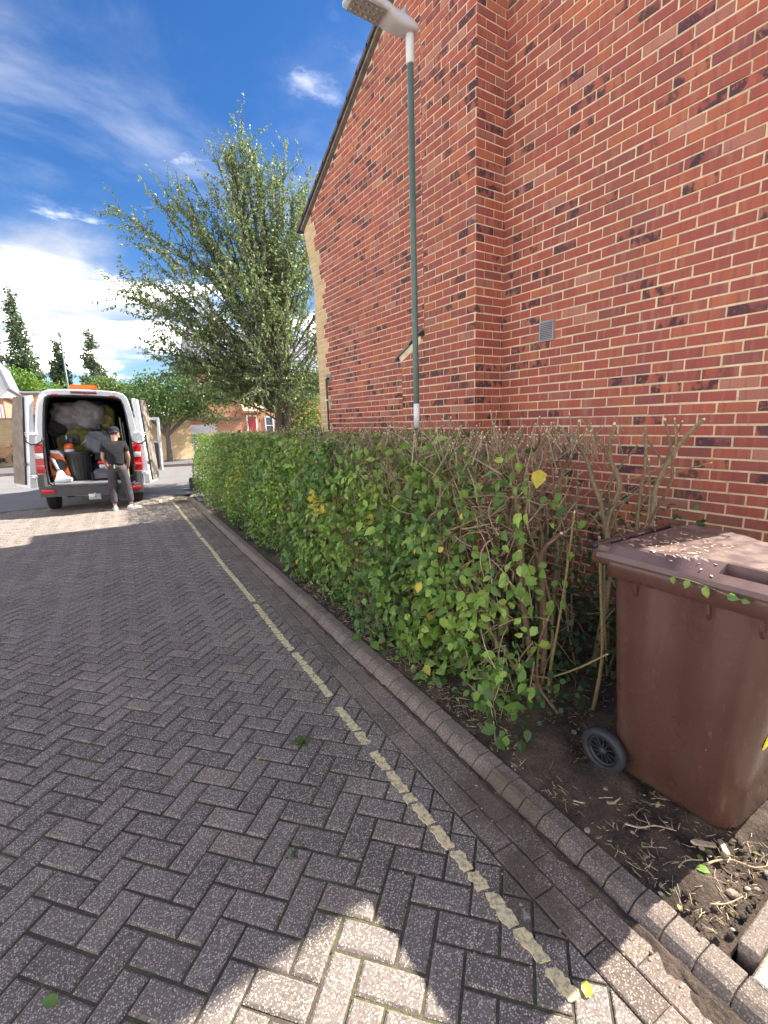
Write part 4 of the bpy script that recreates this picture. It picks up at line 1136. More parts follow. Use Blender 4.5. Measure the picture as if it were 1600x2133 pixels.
V_, F_, C_ = scatter(np.stack([xb, yb, zb_], 1), rng.normal(size=(nb, 3))*np.array([1, 1, .25]), np.array([0, 0, 1])+rng.normal(size=(nb, 3))*.45, .010+.022*r_(nb)**2, leaf_template(.7, .12, .2), np.stack([r_(nb), r_(nb), r_(nb)], 1))
LITT = m_leaf('leaf_litter', [(0, (.10, .055, .03)), (.35, (.20, .12, .06)), (.6, (.09, .14, .04)), (.8, (.16, .24, .06)), (1, (.42, .32, .12))], .15, .6)
tag(link('leaf_litter', fast_mesh('leaf_litter', V_, F_, C_, LITT, True)), 'small dead and green leaf scraps lying on the soil', 'leaf litter', kind='stuff')
cr = MB()
for k in range(2000):
    y0 = .42+random.random()**1.4*4; x0 = nk(y0)+.14+random.random()*(1.2 if y0 < 1.7 else .4); s = random.choice((.004, .006, .009, .013))*random.uniform(.6, 1.3)
    bm = bmesh.new(); bmesh.ops.create_icosphere(bm, subdivisions=1, radius=s)
    for v in bm.verts: v.co *= random.uniform(.6, 1.2); v.co.z *= .7
    bm.verts.index_update(); Mx = TR(x0, y0, soil_z(x0, y0)+random.uniform(-.002, .006))
    cr.add([(Mx @ v.co)[:] for v in bm.verts], [[v.index for v in f.verts] for f in bm.faces], 0 if random.random() < .94 else 1, rc()); bm.free()
tag(cr.build('soil_crumbs', [MB_['soil'], gen('pebble', (.24, .20, .17), (.36, .32, .28), 20, .8, .1, kind='P')]), 'crumbs of earth and small pebbles on the soil bed', 'soil crumbs', kind='stuff')
TW = [  # (points x,y above soil, radius, label)
 ([(1.62,.83),(1.66,.79),(1.71,.76),(1.75,.70)], .0035, 'long pale forked twig lying on the soil before the bin'),
 ([(1.56,1.02),(1.60,.97),(1.66,.965),(1.70,.93)], .003, 'thin pale bent twig lying near the kerb edge'),
 ([(1.70,.57),(1.74,.56),(1.79,.53),(1.82,.47),(1.88,.44)], .004, 'long thin curved stem lying below the bin corner'),
 ([(1.60,.62),(1.65,.62),(1.70,.585)], .0028, 'straight straw coloured twig lying halfway between kerb and bin'),
 ([(1.55,.50),(1.60,.47),(1.66,.45)], .003, 'pale twig lying parallel to the edging stone'),
 ([(1.66,.93),(1.69,.91)], .007, 'short thick stub of cut branch on the soil'),
]
for pts, r, lb in TW:
    c0 = Vector((pts[0][0], pts[0][1], soil_z(*pts[0])))
    t = thing('fallen_twig', lb, 'twig', c0, 0, 'cut twigs lying on the soil bed')
    pp = smooth_path([(x, y, soil_z(x, y)+.008+random.uniform(0, .012)) for x, y in pts])
    MB().tube(pp, [r*(1.1-.5*i/len(pp)) for i in range(len(pp))], 6, col=(random.uniform(.3, .9), .5, .5)).build('twig_stem', PALE, t)
    m_ = len(pp)//2; e = pp[m_]
    MB().tube([e, e+Vector((random.uniform(-.04, .04), random.uniform(-.04, .04), .012))], [r*.6, r*.35], 5, col=(.6,.5,.5)).build('side_shoot', PALE, t)
for (x, y), L, a, lb in (((1.775, .615), .085, 1.0, 'split wood chip leaning against another below the bin'), ((1.815, .565), .075, 2.2, 'short broken piece of bark standing in the soil')):
    m = MB(); pr_ = [(-.009, -L/2), (.007, -L/2-.006), (.010, L/2-.01), (.002, L/2+.008), (-.010, L/2)]
    m.prism(pr_, -.004, .005, axis=2, col=(.8,.5,.5), M=TR(x, y, soil_z(x, y)+.016) @ RZ(a) @ Matrix.Rotation(.22, 4, 'X')); tag(m.build('wood_chip', PALE), lb, 'wood chip')
def rock(loc, s, mat, lb):
    bm = bmesh.new(); bmesh.ops.create_icosphere(bm, subdivisions=2, radius=1)
    for v in bm.verts: v.co = v.co*(1+.16*math.sin(v.co.x*4+loc[0]*9)*math.cos(v.co.y*5+loc[1]*7)); v.co = Vector((v.co.x*s, v.co.y*s*.72, v.co.z*s*.5))
    bm.verts.index_update(); Mx = TR(*loc) @ RZ(loc[0]*7)
    m = MB().add([(Mx @ v.co)[:] for v in bm.verts], [[v.index for v in f.verts] for f in bm.faces]); bm.free()
    tag(m.build('stone', mat), lb, 'stone')
PEB = bpy.data.materials['pebble']; BRN = gen('brown_stone', (.26, .19, .14), (.36, .28, .22), 18, .8, .2, kind='P')
for (x, y), s, mt, lb in (((1.66, .475), .022, BRN, 'flat tan stone beside a green leaf on the soil'), ((1.72, .455), .011, PEB, 'small white pebble close to the edging stone'), ((1.73, .985), .018, BRN, 'reddish stone lying beside the bin wheel'),
     ((1.84, .44), .013, PEB, 'smooth grey white pebble under the bin front'), ((1.60, .87), .013, BRN, 'round tan stone near the kerb below the bin'), ((1.635, 2.06), .018, PEB, 'pale round stone on the kerb top under the hedge'), ((1.66, 2.02), .015, BRN, 'grey brown stone next to a pale stone under the hedge')):
    rock((x, y, soil_z(x, y)+.004), s, mt, lb)
def ground_leaf(pts, lb, grp=None, zf=zg, lift=.006):
    x, y, s, a, tn = pts
    z = zf(x, y) if zf is soil_z else zg(y)
    t = thing('fallen_leaf', lb, 'leaf', (x, y, z+lift), 0, grp)
    put_leaf(t, (x, y, z+lift), (math.cos(a), math.sin(a), .04), (.05, -.06, 1), s, tn); return t
GL = [((-.27, 1.444, .060, 2.2, .50), 'large green leaf lying on the pavers near the sunlit patch', zg),
      ((1.014, .588, .050, .6, .97), 'pale yellow leaf on the sunlit gutter blocks', zg),
      ((-.316, 1.891, .020, 1.0, .80), 'tiny bright green leaf on the pavers, further from its twin joint', zg),
      ((-.235, 1.945, .018, 2.6, .85), 'tiny green leaf fragment beside a mossy paver joint', zg),
      ((1.676, .550, .052, 1.9, .62), 'heart shaped green leaf on the soil next to a tan stone', soil_z),
      ((1.700, .595, .030, .4, .70), 'small green leaf overlapping a heart shaped leaf on the soil', soil_z),
      ((1.632, 2.608, .035, 2.4, .75), 'curled green leaf on the kerb top below the hedge', soil_z),
      ((.544, 2.109, .025, .3, .96), 'small yellowed leaf on the pavers left of the yellow line', zg),
      ((1.60, 2.45, .035, .9, .97), 'yellow leaf at the soil edge under the hedge', soil_z)]
for a, b, zf in GL: ground_leaf(a, b, None, zf)
t = thing('leaf_sprig', 'cluster of pale green leaves lying on the kerb top', 'sprig', (1.735, 3.33, .085))
MB().tube([(1.70, 3.40, .09), (1.74, 3.33, .098), (1.76, 3.27, .095)], .0022, 5, col=(.8,.5,.5)).build('stalk', STEM, t)
for i in range(7):
    put_leaf(t, (1.71+.008*i, 3.395-.018*i, .097+random.uniform(0, .012)), (random.uniform(-1, .6), random.uniform(-.5, .5), .15), (0, 0, 1), random.uniform(.035, .055), random.uniform(.8, .89))
# weeds and moss in the joints
GRASS = m_leaf('weed_green', [(0, (.05, .10, .02)), (.5, (.09, .16, .03)), (1, (.14, .20, .05))], .25)
for (x, y, k, s, lb) in ((.504, 1.514, 26, .022, 'low green weed growing in the joint between the pavers'), (.773, 2.099, 30, .045, 'thin grass tuft in a joint close to the yellow line'), (1.075, .93, 10, .016, 'tiny weed in the gutter joint beside the yellow line')):
    Pw = np.array([x, y, zg(y)-.004])+rng.normal(size=(k, 3))*np.array([.018, .012, .001]); Dw = rng.normal(size=(k, 3))*np.array([.8, .8, .3])+np.array([0, 0, .5])
    V_, F_, C_ = scatter(Pw, Dw, rng.normal(size=(k, 3))+np.array([0, 0, 1]), s*rng.uniform(.6, 1.3, k), (SIMPLE[0]*np.array([.45 if s > .04 else .9, 1, 1]), SIMPLE[1]), rng.random((k, 3)))
    tag(link('weed', fast_mesh('weed', V_, F_, C_, GRASS)), lb, 'weed')
MOSS = gen('moss', (.045, .045, .012), (.10, .105, .022), 30, 1, .5, kind='P')
mo = MB(); mr = random.Random(3)
for k in range(700):
    y0 = .9+mr.random()**1.3*4.5; q0 = -.40-mr.random()*2.6
    # sit on the joint lattice
    u_ = (q0+3.0)/U; v_ = (y0-1.0)/U; a_ = (u_*.7071+v_*.7071); b_ = (-u_*.7071+v_*.7071)
    if mr.random() < .5: a_ = round(a_)
    else: b_ = round(b_)
    q = (a_*.7071-b_*.7071)*U-3.0; s2_ = (a_*.7071+b_*.7071)*U+1.0
    if math.sin(q*4.1+1)*math.sin(s2_*3.3) < .12: continue
    p = K(s2_, q); r = mr.uniform(.0025, .0075)
    bm = bmesh.new(); bmesh.ops.create_icosphere(bm, subdivisions=1, radius=r)
    for v in bm.verts: v.co *= mr.uniform(.6, 1.25); v.co.z *= .55
    bm.verts.index_update(); mo.add([(v.co+p-Vector((0, 0, .004)))[:] for v in bm.verts], [[v.index for v in f.verts] for f in bm.faces], 0, rc()); bm.free()
tag(mo.build('moss', MOSS), 'small cushions of moss in the paver joints', 'moss', kind='stuff')
gt = MB()
for k in range(420):
    y0 = mr.uniform(.1, 3.6); p = K(y0, mr.uniform(-.7, .01), .0); r = mr.uniform(.0015, .004)
    gt.rbox((-r*mr.uniform(.8, 2.4), -r, 0), (r, r, r), r*.3, 0, rc(), TR(*p) @ RZ(mr.uniform(0, 3)), 1)
tag(gt.build('grit', PALE), 'pale chips and grit scattered over the gutter', 'grit', kind='stuff')

# ================================================================== white van with its rear doors open
def flat(name, c, rough=.5, metal=0, **kw):
    t = MT(name); co = t.co('O'); col = t.mix(t.math('MULTIPLY', t.step(t.noise(co, 7, 4), .4, .7), kw.get('var', .3)), c, tuple(x*.7 for x in c))
    t.set(Base_Color=col, Roughness=rough, Metallic=metal); t.bump(t.noise(co, 60, 3), kw.get('b', .06), .003); return t.m
VW = MT('van_paint'); VW.set(Base_Color=VW.mix(VW.step(VW.noise(VW.co('O'), 3, 5), .45, .75), (.74, .77, .80), (.62, .65, .67)), Roughness=.28); VW.p.inputs['Coat Weight'].default_value = .4; VW = VW.m
BLK = flat('black_plastic', (.022, .023, .026), .5); DGR = flat('bumper_plastic', (.060, .062, .066), .55, b=.15); INT = flat('van_interior', (.045, .048, .055), .8, b=.2)
PLY = gen('grubby_plywood', (.19, .150, .118), (.26, .215, .17), 5, .85, .3); FLR = gen('van_floor', (.20, .15, .11), (.28, .22, .17), 6, .85, .3)
RED = flat('red_lens', (.42, .012, .02), .15); CLR = flat('clear_lens', (.55, .58, .62), .12); AMB = flat('amber_lens', (.55, .11, .010), .25, var=.2)
STL = flat('dull_steel', (.45, .46, .48), .38, .8); GLS = flat('dark_glass', (.02, .025, .03), .05)
VAN_SCALE = .975
van = thing('parked_van', 'white panel van with both rear doors open and tools inside', 'van', (.15, 11.72, zg(12)), R(-4.5))
van.scale = (VAN_SCALE,)*3
ROLL = .040
def V(p):
    """body lean to the nearside: z falls with x"""
    x, y, z = p; return (x+ROLL*(z-.3), y, z-ROLL*x)
def vb(mb, name, mat, parent, **k):
    mb.v = [V(v) for v in mb.v]; return mb.build(name, mat, parent, True, **k)
HALF = [(.90, .45), (.955, .55), (.975, .75), (.985, 1.0), (.975, 1.35), (.935, 1.75), (.885, 2.10), (.835, 2.34), (.79, 2.47), (.72, 2.545), (.60, 2.585), (.30, 2.60), (0, 2.605)]
def ringv(y, sx=1., zt=2.605, zl=.45, inset_=0.):
    pts = []
    for x, z in HALF:
        zz_ = zl+(z-.45)*(zt-zl)/(2.605-.45); pts.append((x*sx-(inset_ if x > .05 else 0), y, zz_-(inset_ if z > 2.4 else 0)))
    return pts+[(-x, y, z) for x, y, z in reversed(pts[:-1])]
OPEN = [(.70, .60), (.775, .66), (.795, .85), (.80, 1.1), (.795, 1.4), (.77, 1.75), (.735, 2.08), (.705, 2.28), (.67, 2.39), (.60, 2.44), (.48, 2.452), (.25, 2.456), (0, 2.457)]
def ringo(y, grow=0.):
    pts = [(x+(grow if x > .01 else 0), y, z+(grow if z > 2.3 else (-grow if z < .67 else 0))) for x, z in OPEN]
    return pts+[(-x, y, z) for x, y, z in reversed(pts[:-1])]
b = MB()
b.loft([ringv(.0, .985, 2.585), ringv(.05), ringv(3.9), ringv(4.35, .99, 2.50), ringv(4.75, .97, 2.15), ringv(5.1, .96, 1.62), ringv(5.3, .95, 1.28), ringv(5.75, .90, 1.08), ringv(5.9, .84, .85)], closed=False)
ro, ri = ringv(.0, .985, 2.585), ringo(.012)
b.loft([ri, ro], closed=False, smooth=False)
b.add([(-.90, 0, .45), (.90, 0, .45), (.90, 5.85, .45), (-.90, 5.85, .45)], [(0,1,2,3)]); b.add([(-.70, .012, .60), (.70, .012, .60), (.887, 0, .45), (-.887, 0, .45)], [(0,3,2,1)])
body = vb(b, 'body', VW, van)
g = MB(); g.loft([[(x, y-.006, z) for x, y, z in ringo(.012, .030)], [(x, y-.022, z) for x, y, z in ringo(.012, .018)], [(x, y-.018, z) for x, y, z in ringo(.012, .0)], ringo(.05, -.004)], closed=False); vb(g, 'door_seal', BLK, body)
i_ = MB(); i_.loft([ringo(.02), [(x*1.08, 2.9, z) for x, y, z in ringo(2.9)]], closed=False); i_.add([(-.9, 2.9, .5), (.9, 2.9, .5), (.9, 2.9, 2.55), (-.9, 2.9, 2.55)], [(0,1,2,3)])
for yy in (.45, 1.1, 1.8): 
    for s in (-1, 1): i_.rbox((s*.80-.03, yy, .75), (s*.80+.03, yy+.08, 2.2), .01)
vb(i_, 'cargo_lining', INT, van)
f_ = MB(); f_.rbox((-.74, .03, .60), (.74, 2.88, .66), .008); vb(f_, 'cargo_floor', FLR, van)
st = MB(); st.rbox((-.70, -.012, .585), (.70, .05, .655), .015); vb(st, 'sill', STL, van)
bp_ = MB(); pr_ = [(-.975, -.02), (-.95, -.10), (-.80, -.13), (.80, -.13), (.95, -.10), (.975, -.02), (.97, .30), (-.97, .30)]
bp_.prism(pr_, .37, .575, axis=2); bp_.prism([(-.95, -.03), (-.78, -.155), (.78, -.155), (.95, -.03)], .565, .600, axis=2); bp_.prism([(-.99, .02), (-.955, -.06), (-.86, -.08), (-.80, .02)], .57, .84, axis=2); bp_.prism([(.80, .02), (.86, -.08), (.955, -.06), (.99, .02)], .57, .84, axis=2)
bump = vb(bp_, 'bumper', DGR, van)
for s in (-1, 1):
    m = MB(); m.rbox((s*.80-.125, -.148, .445), (s*.80+.125, -.118, .53), .01); vb(m, 'reflector', RED, bump)
    tl = MB(); tl.loft([[(s*.83, -.035, .86), (s*.975, -.0, .86), (s*.983, .05, .86), (s*.83, .02, .86)], [(s*.83, -.045, .95), (s*.985, -.01, .95), (s*.995, .06, .95), (s*.83, .02, .95)], [(s*.83, -.04, 1.40), (s*.965, -.01, 1.40), (s*.975, .06, 1.40), (s*.83, .02, 1.40)], [(s*.83, -.02, 1.47), (s*.955, .0, 1.47), (s*.962, .05, 1.47), (s*.83, .02, 1.47)]], caps=True, smooth=False)
    lt = vb(tl, 'tail_light', RED, van)
    m = MB(); m.rbox((s*.905-.072, -.050, 1.165), (s*.905+.072, -.02, 1.275), .008); vb(m, 'clear_lens', CLR, lt)
    m = MB(); m.rbox((s*.905-.070, -.0505, .985), (s*.905+.070, -.02, 1.03), .006); vb(m, 'lower_lens', flat('pink_lens', (.40, .12, .12), .2), lt)
    for zz_ in (.80, 1.68):
        m = MB(); x = s*(.97 if zz_ < 1 else .93)
        m.rbox((x-.07, -.03, zz_-.03), (x+.05, .0, zz_+.03), .008); m.tube([(x, -.02, zz_+.02), (x+s*.09, -.035, zz_+.018), (x+s*.17, .03, zz_+.02)], .011, 6); m.tube([(x, -.02, zz_-.02), (x+s*.09, -.035, zz_-.018), (x+s*.17, .03, zz_-.02)], .011, 6)
        vb(m, 'hinge', VW, van)
    m = MB(); m.tube([(s*.80, -.02, 1.60), (s*.82, -.045, 1.53), (s*.90, -.075, 1.47), (s*1.0, -.08, 1.46), (s*1.07, -.07, 1.51), (s*1.09, -.06, 1.57), (s*1.07, -.05, 1.60)], .016, 8); vb(m, 'check_strap', BLK, van)
    # door swung back past the side; built closed-flat in its own frame then turned about the hinge
    Hx = s*1.09; ang = math.radians(242 if s < 0 else 254)*s
    def dxf(u, d, z):
        """u across the door from the hinge, d outwards through the skin"""
        # closed: u towards -s x, outer skin at -y
        vx, vy = -s*u, -d
        c, sn_ = math.cos(ang), math.sin(ang)
        lean = -s*(.15*max(0, z-1.2)/1.3)
        return (Hx+c*vx-sn_*vy+lean, .02+sn_*vx+c*vy, z)
    Wd = .77
    def dpoly(w_, zt, zb, dd, n=1): return None
    def slab(mb, u0, u1, z0, z1, d0, d1, taper=0.):
        q = []
        for d in (d0, d1): q += [dxf(u0, d, z0), dxf(u1, d, z0), dxf(u1-taper, d, z1), dxf(u0, d, z1)]
        mb.add(q, [(0,1,2,3), (7,6,5,4), (0,4,5,1), (1,5,6,2), (2,6,7,3), (3,7,4,0)])
    dm = MB(); slab(dm, .0, Wd, .55, 2.05, .035, .075); slab(dm, .0, Wd, 2.05, 2.40, .035, .073, .06); slab(dm, .03, Wd-.02, 2.40, 2.455, .037, .071, .10)
    slab(dm, .005, .17, .56, 2.42, -.03, .036); slab(dm, Wd-.06, Wd-.005, .6, 2.40, -.02, .036, .05); slab(dm, .17, Wd-.06, .56, .68, -.03, .036)
    dr_ = vb(dm, 'rear_door', VW, van)
    m = MB(); slab(m, .175, Wd-.02, .62, 2.0, -.055, -.032); slab(m, .175, Wd-.03, 2.003, 2.44, -.05, -.03, .05); vb(m, 'plywood_lining', PLY, dr_)
    m = MB(); slab(m, .02, .16, 1.03, 1.08, -.05, -.03); vb(m, 'door_catch', BLK, dr_)
    m = MB(); slab(m, .17, .178, .62, 2.42, -.06, -.02); vb(m, 'rubber_edge', BLK, dr_)
for x in (-.52, .03, .52): m = MB(); m.rbox((x-.055, -.018, 2.462), (x+.055, .0, 2.492), .006); vb(m, 'marker_lamp', RED, van)
m = MB(); m.rbox((-.24, -.03, 2.515), (.24, .03, 2.56), .015); vb(m, 'brake_lamp', flat('brake_lamp_red', (.13, .03, .04), .3), van)
lb = MB(); lb.loft([[(-.27, .10, 2.61), (.27, .10, 2.61), (.27, .36, 2.61), (-.27, .36, 2.61)], [(-.26, .10, 2.645), (.26, .10, 2.645), (.26, .36, 2.645), (-.26, .36, 2.645)], [(-.225, .13, 2.705), (.225, .13, 2.705), (.225, .33, 2.705), (-.225, .33, 2.705)]], caps=True, smooth=False)
beacon = vb(lb, 'amber_light_bar', AMB, van)
m = MB(); m.rbox((-.25, .11, 2.595), (.25, .35, 2.622), .01); vb(m, 'light_bar_base', BLK, beacon)
tow = MB(); tow.tube([(-.36, .02, .36), (.42, .02, .36)], .026, 8); tow.rbox((-.10, -.155, .27), (.13, -.125, .40), .006); tow.tube([(.03, -.15, .34), (.03, -.24, .34), (.03, -.25, .40)], .016, 8); tow.lathe([(.0, .385), (.02, .39), (.026, .41), (.02, .432), (0, .437)], 12, M=TR(.03, -.25, 0)); vb(tow, 'tow_bar', STL, van)
WH = flat('tyre_black', (.018, .018, .02), .85)
for x, y in ((-.855, 1.0), (.855, 1.0), (-.84, 4.75), (.84, 4.75)):
    m = MB(); Mx = TR(x, y, .345) @ Matrix.Rotation(math.pi/2, 4, 'Y')
    m.lathe([(.20, -.10), (.30, -.118), (.335, -.10), (.345, -.06), (.345, .06), (.335, .10), (.30, .118), (.20, .10)], 30, M=Mx, caps=False); wl = m.build('wheel', WH, van, True)
    m = MB(); m.lathe([(.205, -.09), (.18, -.06), (.05, -.07), (.0, -.07)], 20, M=Mx, caps=False); m.lathe([(.205, .09), (.18, .06), (.05, .07), (.0, .07)], 20, M=Mx, caps=False); m.build('rim', STL, wl, True)
un = MB(); un.rbox((-.55, .3, .30), (.55, 5.2, .46), .05); un.tube([(-.8, 1.0, .345), (.8, 1.0, .345)], .06, 8); un.build('chassis', BLK, van, True)
ws = MB(); ws.add([(-.80, 4.40, 2.36), (.80, 4.40, 2.36), (.90, 5.15, 1.62), (-.90, 5.15, 1.62)], [(3,2,1,0)]); vb(ws, 'windscreen', GLS, van)
# open cab door on the kerb side
cd = MB(); Md = TR(.97, 4.75, 0) @ RZ(R(-34)) @ Matrix.Diagonal((.80, 1, 1, 1))
def ring_door(z0, z1, x0, x1, y0, y1, mb): mb.rbox((x0, y0, z0), (x1, y1, z1), .025, M=Md)
ring_door(.50, 1.40, .02, 1.02, -.05, .05, cd); ring_door(1.40, 2.12, .02, .10, -.04, .03, cd); ring_door(1.40, 2.12, .93, 1.02, -.04, .03, cd); ring_door(2.05, 2.13, .02, 1.02, -.04, .03, cd)
cdo = vb(cd, 'cab_door', VW, van)
m = MB(); m.rbox((.07, -.085, .58), (.95, -.048, 1.36), .02, M=Md); m.rbox((.12, -.13, .62), (.88, -.08, .86), .02, M=Md); vb(m, 'door_trim', DGR, cdo)
wg = MT('clear_glass'); wg.set(Base_Color=(1, 1, 1), Roughness=.02); wg.p.inputs['Transmission Weight'].default_value = 1.0; wg.p.inputs['IOR'].default_value = 1.1
m = MB(); m.box((.09, -.008, 1.39), (.94, -.002, 2.06), M=Md); vb(m, 'window_pane', wg.m, cdo)
m = MB(); m.rbox((.15, -.12, .86), (.6, -.09, .95), .02, M=Md); vb(m, 'cloth_in_pocket', flat('green_cloth', (.10, .40, .20), .8), cdo)

VRZ = Matrix.Rotation(van.rotation_euler[2], 4, 'Z')
def vworld(p): return (van.location+(VRZ @ (Vector(V(p))*VAN_SCALE)))
def item(name, label, cat, p, rz=0, group=None): return thing(name, label, cat, vworld(p), van.rotation_euler[2]+rz, group)

# ---- load: sacks, bin, tools
def sack(label, p, s, mat, seed, squash=(1, 1, 1), cat='sack', grp='full sacks heaped in the van'):
    t = item('garden_sack', label, cat, p, 0, grp); bm = bmesh.new(); bmesh.ops.create_icosphere(bm, subdivisions=4, radius=1)
    rr = random.Random(seed); ph = [rr.uniform(0, 6) for _ in range(12)]
    for v in bm.verts:
        c = v.co.copy(); q = [math.copysign(abs(a)**.72, a) for a in c]
        f = 1+.05*math.sin(c.x*21+c.y*5+ph[5])*math.sin(c.z*19+ph[6])+.09*math.sin(c.x*4+ph[0])*math.cos(c.z*5+ph[1])+.06*math.sin(c.z*9+c.x*6+ph[2])+.035*abs(math.sin(c.x*15+c.z*8+ph[3]))-.03*abs(math.sin(c.y*13+c.z*17+ph[4]))
        v.co = Vector((q[0]*s[0]*f, q[1]*s[1]*f, q[2]*s[2]*f+s[2]))
    bm.verts.index_update(); MB().add([v.co[:] for v in bm.verts], [[v.index for v in f.verts] for f in bm.faces], smooth=True).build('sack_body', mat, t, True); bm.free(); return t
def cloth(name, c): 
    t = MT(name); co = t.co('O'); t.set(Base_Color=t.mix(t.step(t.noise(co, 5, 5, .6, .5), .38, .66), c, tuple(x*.6 for x in c)), Roughness=.75); t.bump(t.math('ADD', t.noise(co, 9, 6, .6, 1.5), t.noise(co, 120, 2)), .8, .03); return t.m
WHT = cloth('woven_white', (.25, .235, .235)); GRY = cloth('woven_grey', (.20, .21, .245)); OLV = cloth('olive_canvas', (.20, .19, .035)); BLU = cloth('blue_tarp', (.05, .16, .27))
sack('big pale woven sack slumped across the top of the load', (-.34, .75, 1.74), (.36, .38, .31), WHT, 1)
sack('grey bundled sheet tucked between the upper sacks', (-.05, .55, 1.98), (.20, .20, .16), GRY, 11)
sack('black refuse sack at the upper left of the load', (-.58, .62, 1.60), (.18, .22, .20), cloth('black_sack', (.02, .02, .022)), 12)
sack('pale sack folded over to the right on top of the load', (.02, .62, 1.74), (.34, .30, .32), WHT, 2)
sack('grey woven sack pressed behind the lawn mower', (.18, .55, 1.22), (.28, .25, .26), GRY, 3)
sack('grey sack sagging below the big pale sack', (-.08, .80, 1.55), (.36, .25, .22), GRY, 4)
sack('olive canvas sack at the upper right of the load', (.32, .72, 1.68), (.22, .25, .30), OLV, 5)
sack('blue sheet bundled up high in the van', (.10, .95, 2.02), (.24, .22, .20), BLU, 6)
sack('wide grey sack low at the back of the load', (.1, 1.6, .7), (.6, .4, .6), GRY, 9)
ob = item('garden_sack', 'olive yellow square canvas bag with a dark square patch', 'sack', (-.28, .62, 1.18), 0, 'full sacks heaped in the van')
m = MB(); m.rbox((-.36, -.12, .18), (.36, .3, .62), .10, seg=3); m.rbox((-.36, -.10, .0), (.42, .3, .24), .08, seg=3); m.build('bag', OLV, ob, True)
m = MB(); m.rbox((-.26, -.135, .26), (.10, -.115, .47), .01); m.build('patch', BLK, ob, True)
m = MB(); m.tube([(-.37, -.10, .10), (-.39, -.14, .5), (-.33, -.15, .62), (-.1, -.13, .60)], .02, 8); m.build('bag_strap', BLK, ob, True)
# round black bin
tb = item('round_bin', 'black round plastic bin holding garden tools in the van', 'bin', (-.235, .36, .66)); RIB = flat('black_bin', (.024, .03, .033), .42)
m = MB(); prof = [(.0, .0), (.185, .0), (.19, .02), (.235, .56), (.25, .575), (.25, .61), (.235, .615), (.225, .56), (.18, .05), (0, .05)]; m.lathe(prof, 40, caps=False)
for k in range(20):
    a = k*math.pi/10; m.rbox((.188, -.008, .04), (.198, .008, .50), .003, M=RZ(a) @ Matrix.Rotation(.083, 4, 'Y') @ TR(.0, 0, 0), seg=1)
m.build('bin_wall', RIB, tb, True)
for s in (-1, 1): m = MB(); m.rbox((s*.24-.02, -.05, .50), (s*.24+.035, .05, .53), .01); m.build('handle', RIB, tb, True)
# orange and white power head resting on the bin
ORG = flat('tool_orange', (.72, .135, .02), .35, var=.2); TWH = flat('tool_white', (.68, .68, .68), .35, var=.15)
hc = item('trimmer_engine', 'orange and white trimmer engine resting on the black bin', 'power tool', (-.39, .28, 1.275)); PX_ = bpy.data.materials['black_plastic']
m = MB(); m.lathe([(.0, 0), (.085, 0), (.095, .03), (.09, .07), (.0, .07)], 18); m.build('fuel_tank', TWH, hc, True)
m = MB(); m.lathe([(.088, .07), (.092, .12), (.07, .175), (.03, .19), (0, .19)], 18); m.build('cowl', ORG, hc, True)
m = MB(); m.tube([(-.04, -.02, .18), (-.06, -.03, .26), (-.02, -.02, .33)], .016, 8); m.rbox((.01, -.03, .18), (.10, .05, .32), .02); m.build('grip', PX_, hc, True)
m = MB(); m.tube([(-.02, -.03, .28), (-.015, -.035, .36)], .012, 6); m.build('lever', TWH, hc, True)
po = item('aluminium_pole', 'thin silver pole leaning diagonally over the bin', 'pole', (-.18, .34, 1.42))
MB().tube([(0, 0, 0), (.36, .12, .37)], .013, 8).build('tube', STL, po, True)
m = MB(); m.rbox((.33, .05, .32), (.43, .16, .44), .02); m.build('pole_head', PX_, po, True)
# orange blower at the left
bl = item('leaf_blower', 'orange leaf blower with white nozzle standing left of the bin', 'leaf blower', (-.60, .24, .66), R(-8))
m = MB(); m.prism([(-.14, .0), (.20, .02), (.19, .16), (.13, .47), (.05, .58), (-.10, .60), (-.15, .40)], -.03, .16, axis=1); m.build('casing', ORG, bl, True)
m = MB(); m.prism([(-.10, .60), (.05, .58), (.11, .50), (.12, .53), (.05, .635), (-.10, .66)], -.04, .17, axis=1); m.build('top_trim', TWH, bl, True)
m = MB(); m.lathe([(.13, 0), (.135, .02), (.12, .035), (.03, .04), (0, .04)], 24, M=TR(.02, -.03, .33) @ Matrix.Rotation(math.pi/2, 4, 'X')); m.build('fan_grille', PX_, bl, True)
m = MB(); m.tube([(-.11, -.08, .52), (-.04, -.12, .42), (.0, -.13, .28), (.03, -.13, .20)], .034, 10); m.build('hose', STL, bl, True)
m = MB(); m.loft([[(.0, -.16, .24), (.07, -.16, .24), (.07, -.08, .24), (.0, -.08, .24)], [(-.03, -.19, .12), (.13, -.19, .12), (.13, -.06, .12), (-.03, -.06, .12)], [(-.07, -.21, .03), (.24, -.21, .06), (.24, -.05, .06), (-.07, -.05, .03)], [(-.06, -.20, .0), (.23, -.20, .0), (.23, -.06, .0), (-.06, -.06, .0)]], caps=True, smooth=False); m.build('nozzle', TWH, bl, True)
m = MB(); m.tube([(-.16, -.10, .10), (-.05, -.13, .12), (.02, -.10, .05), (-.05, -.08, .02), (-.16, -.08, .03)], .022, 8); m.build('cable', PX_, bl, True)
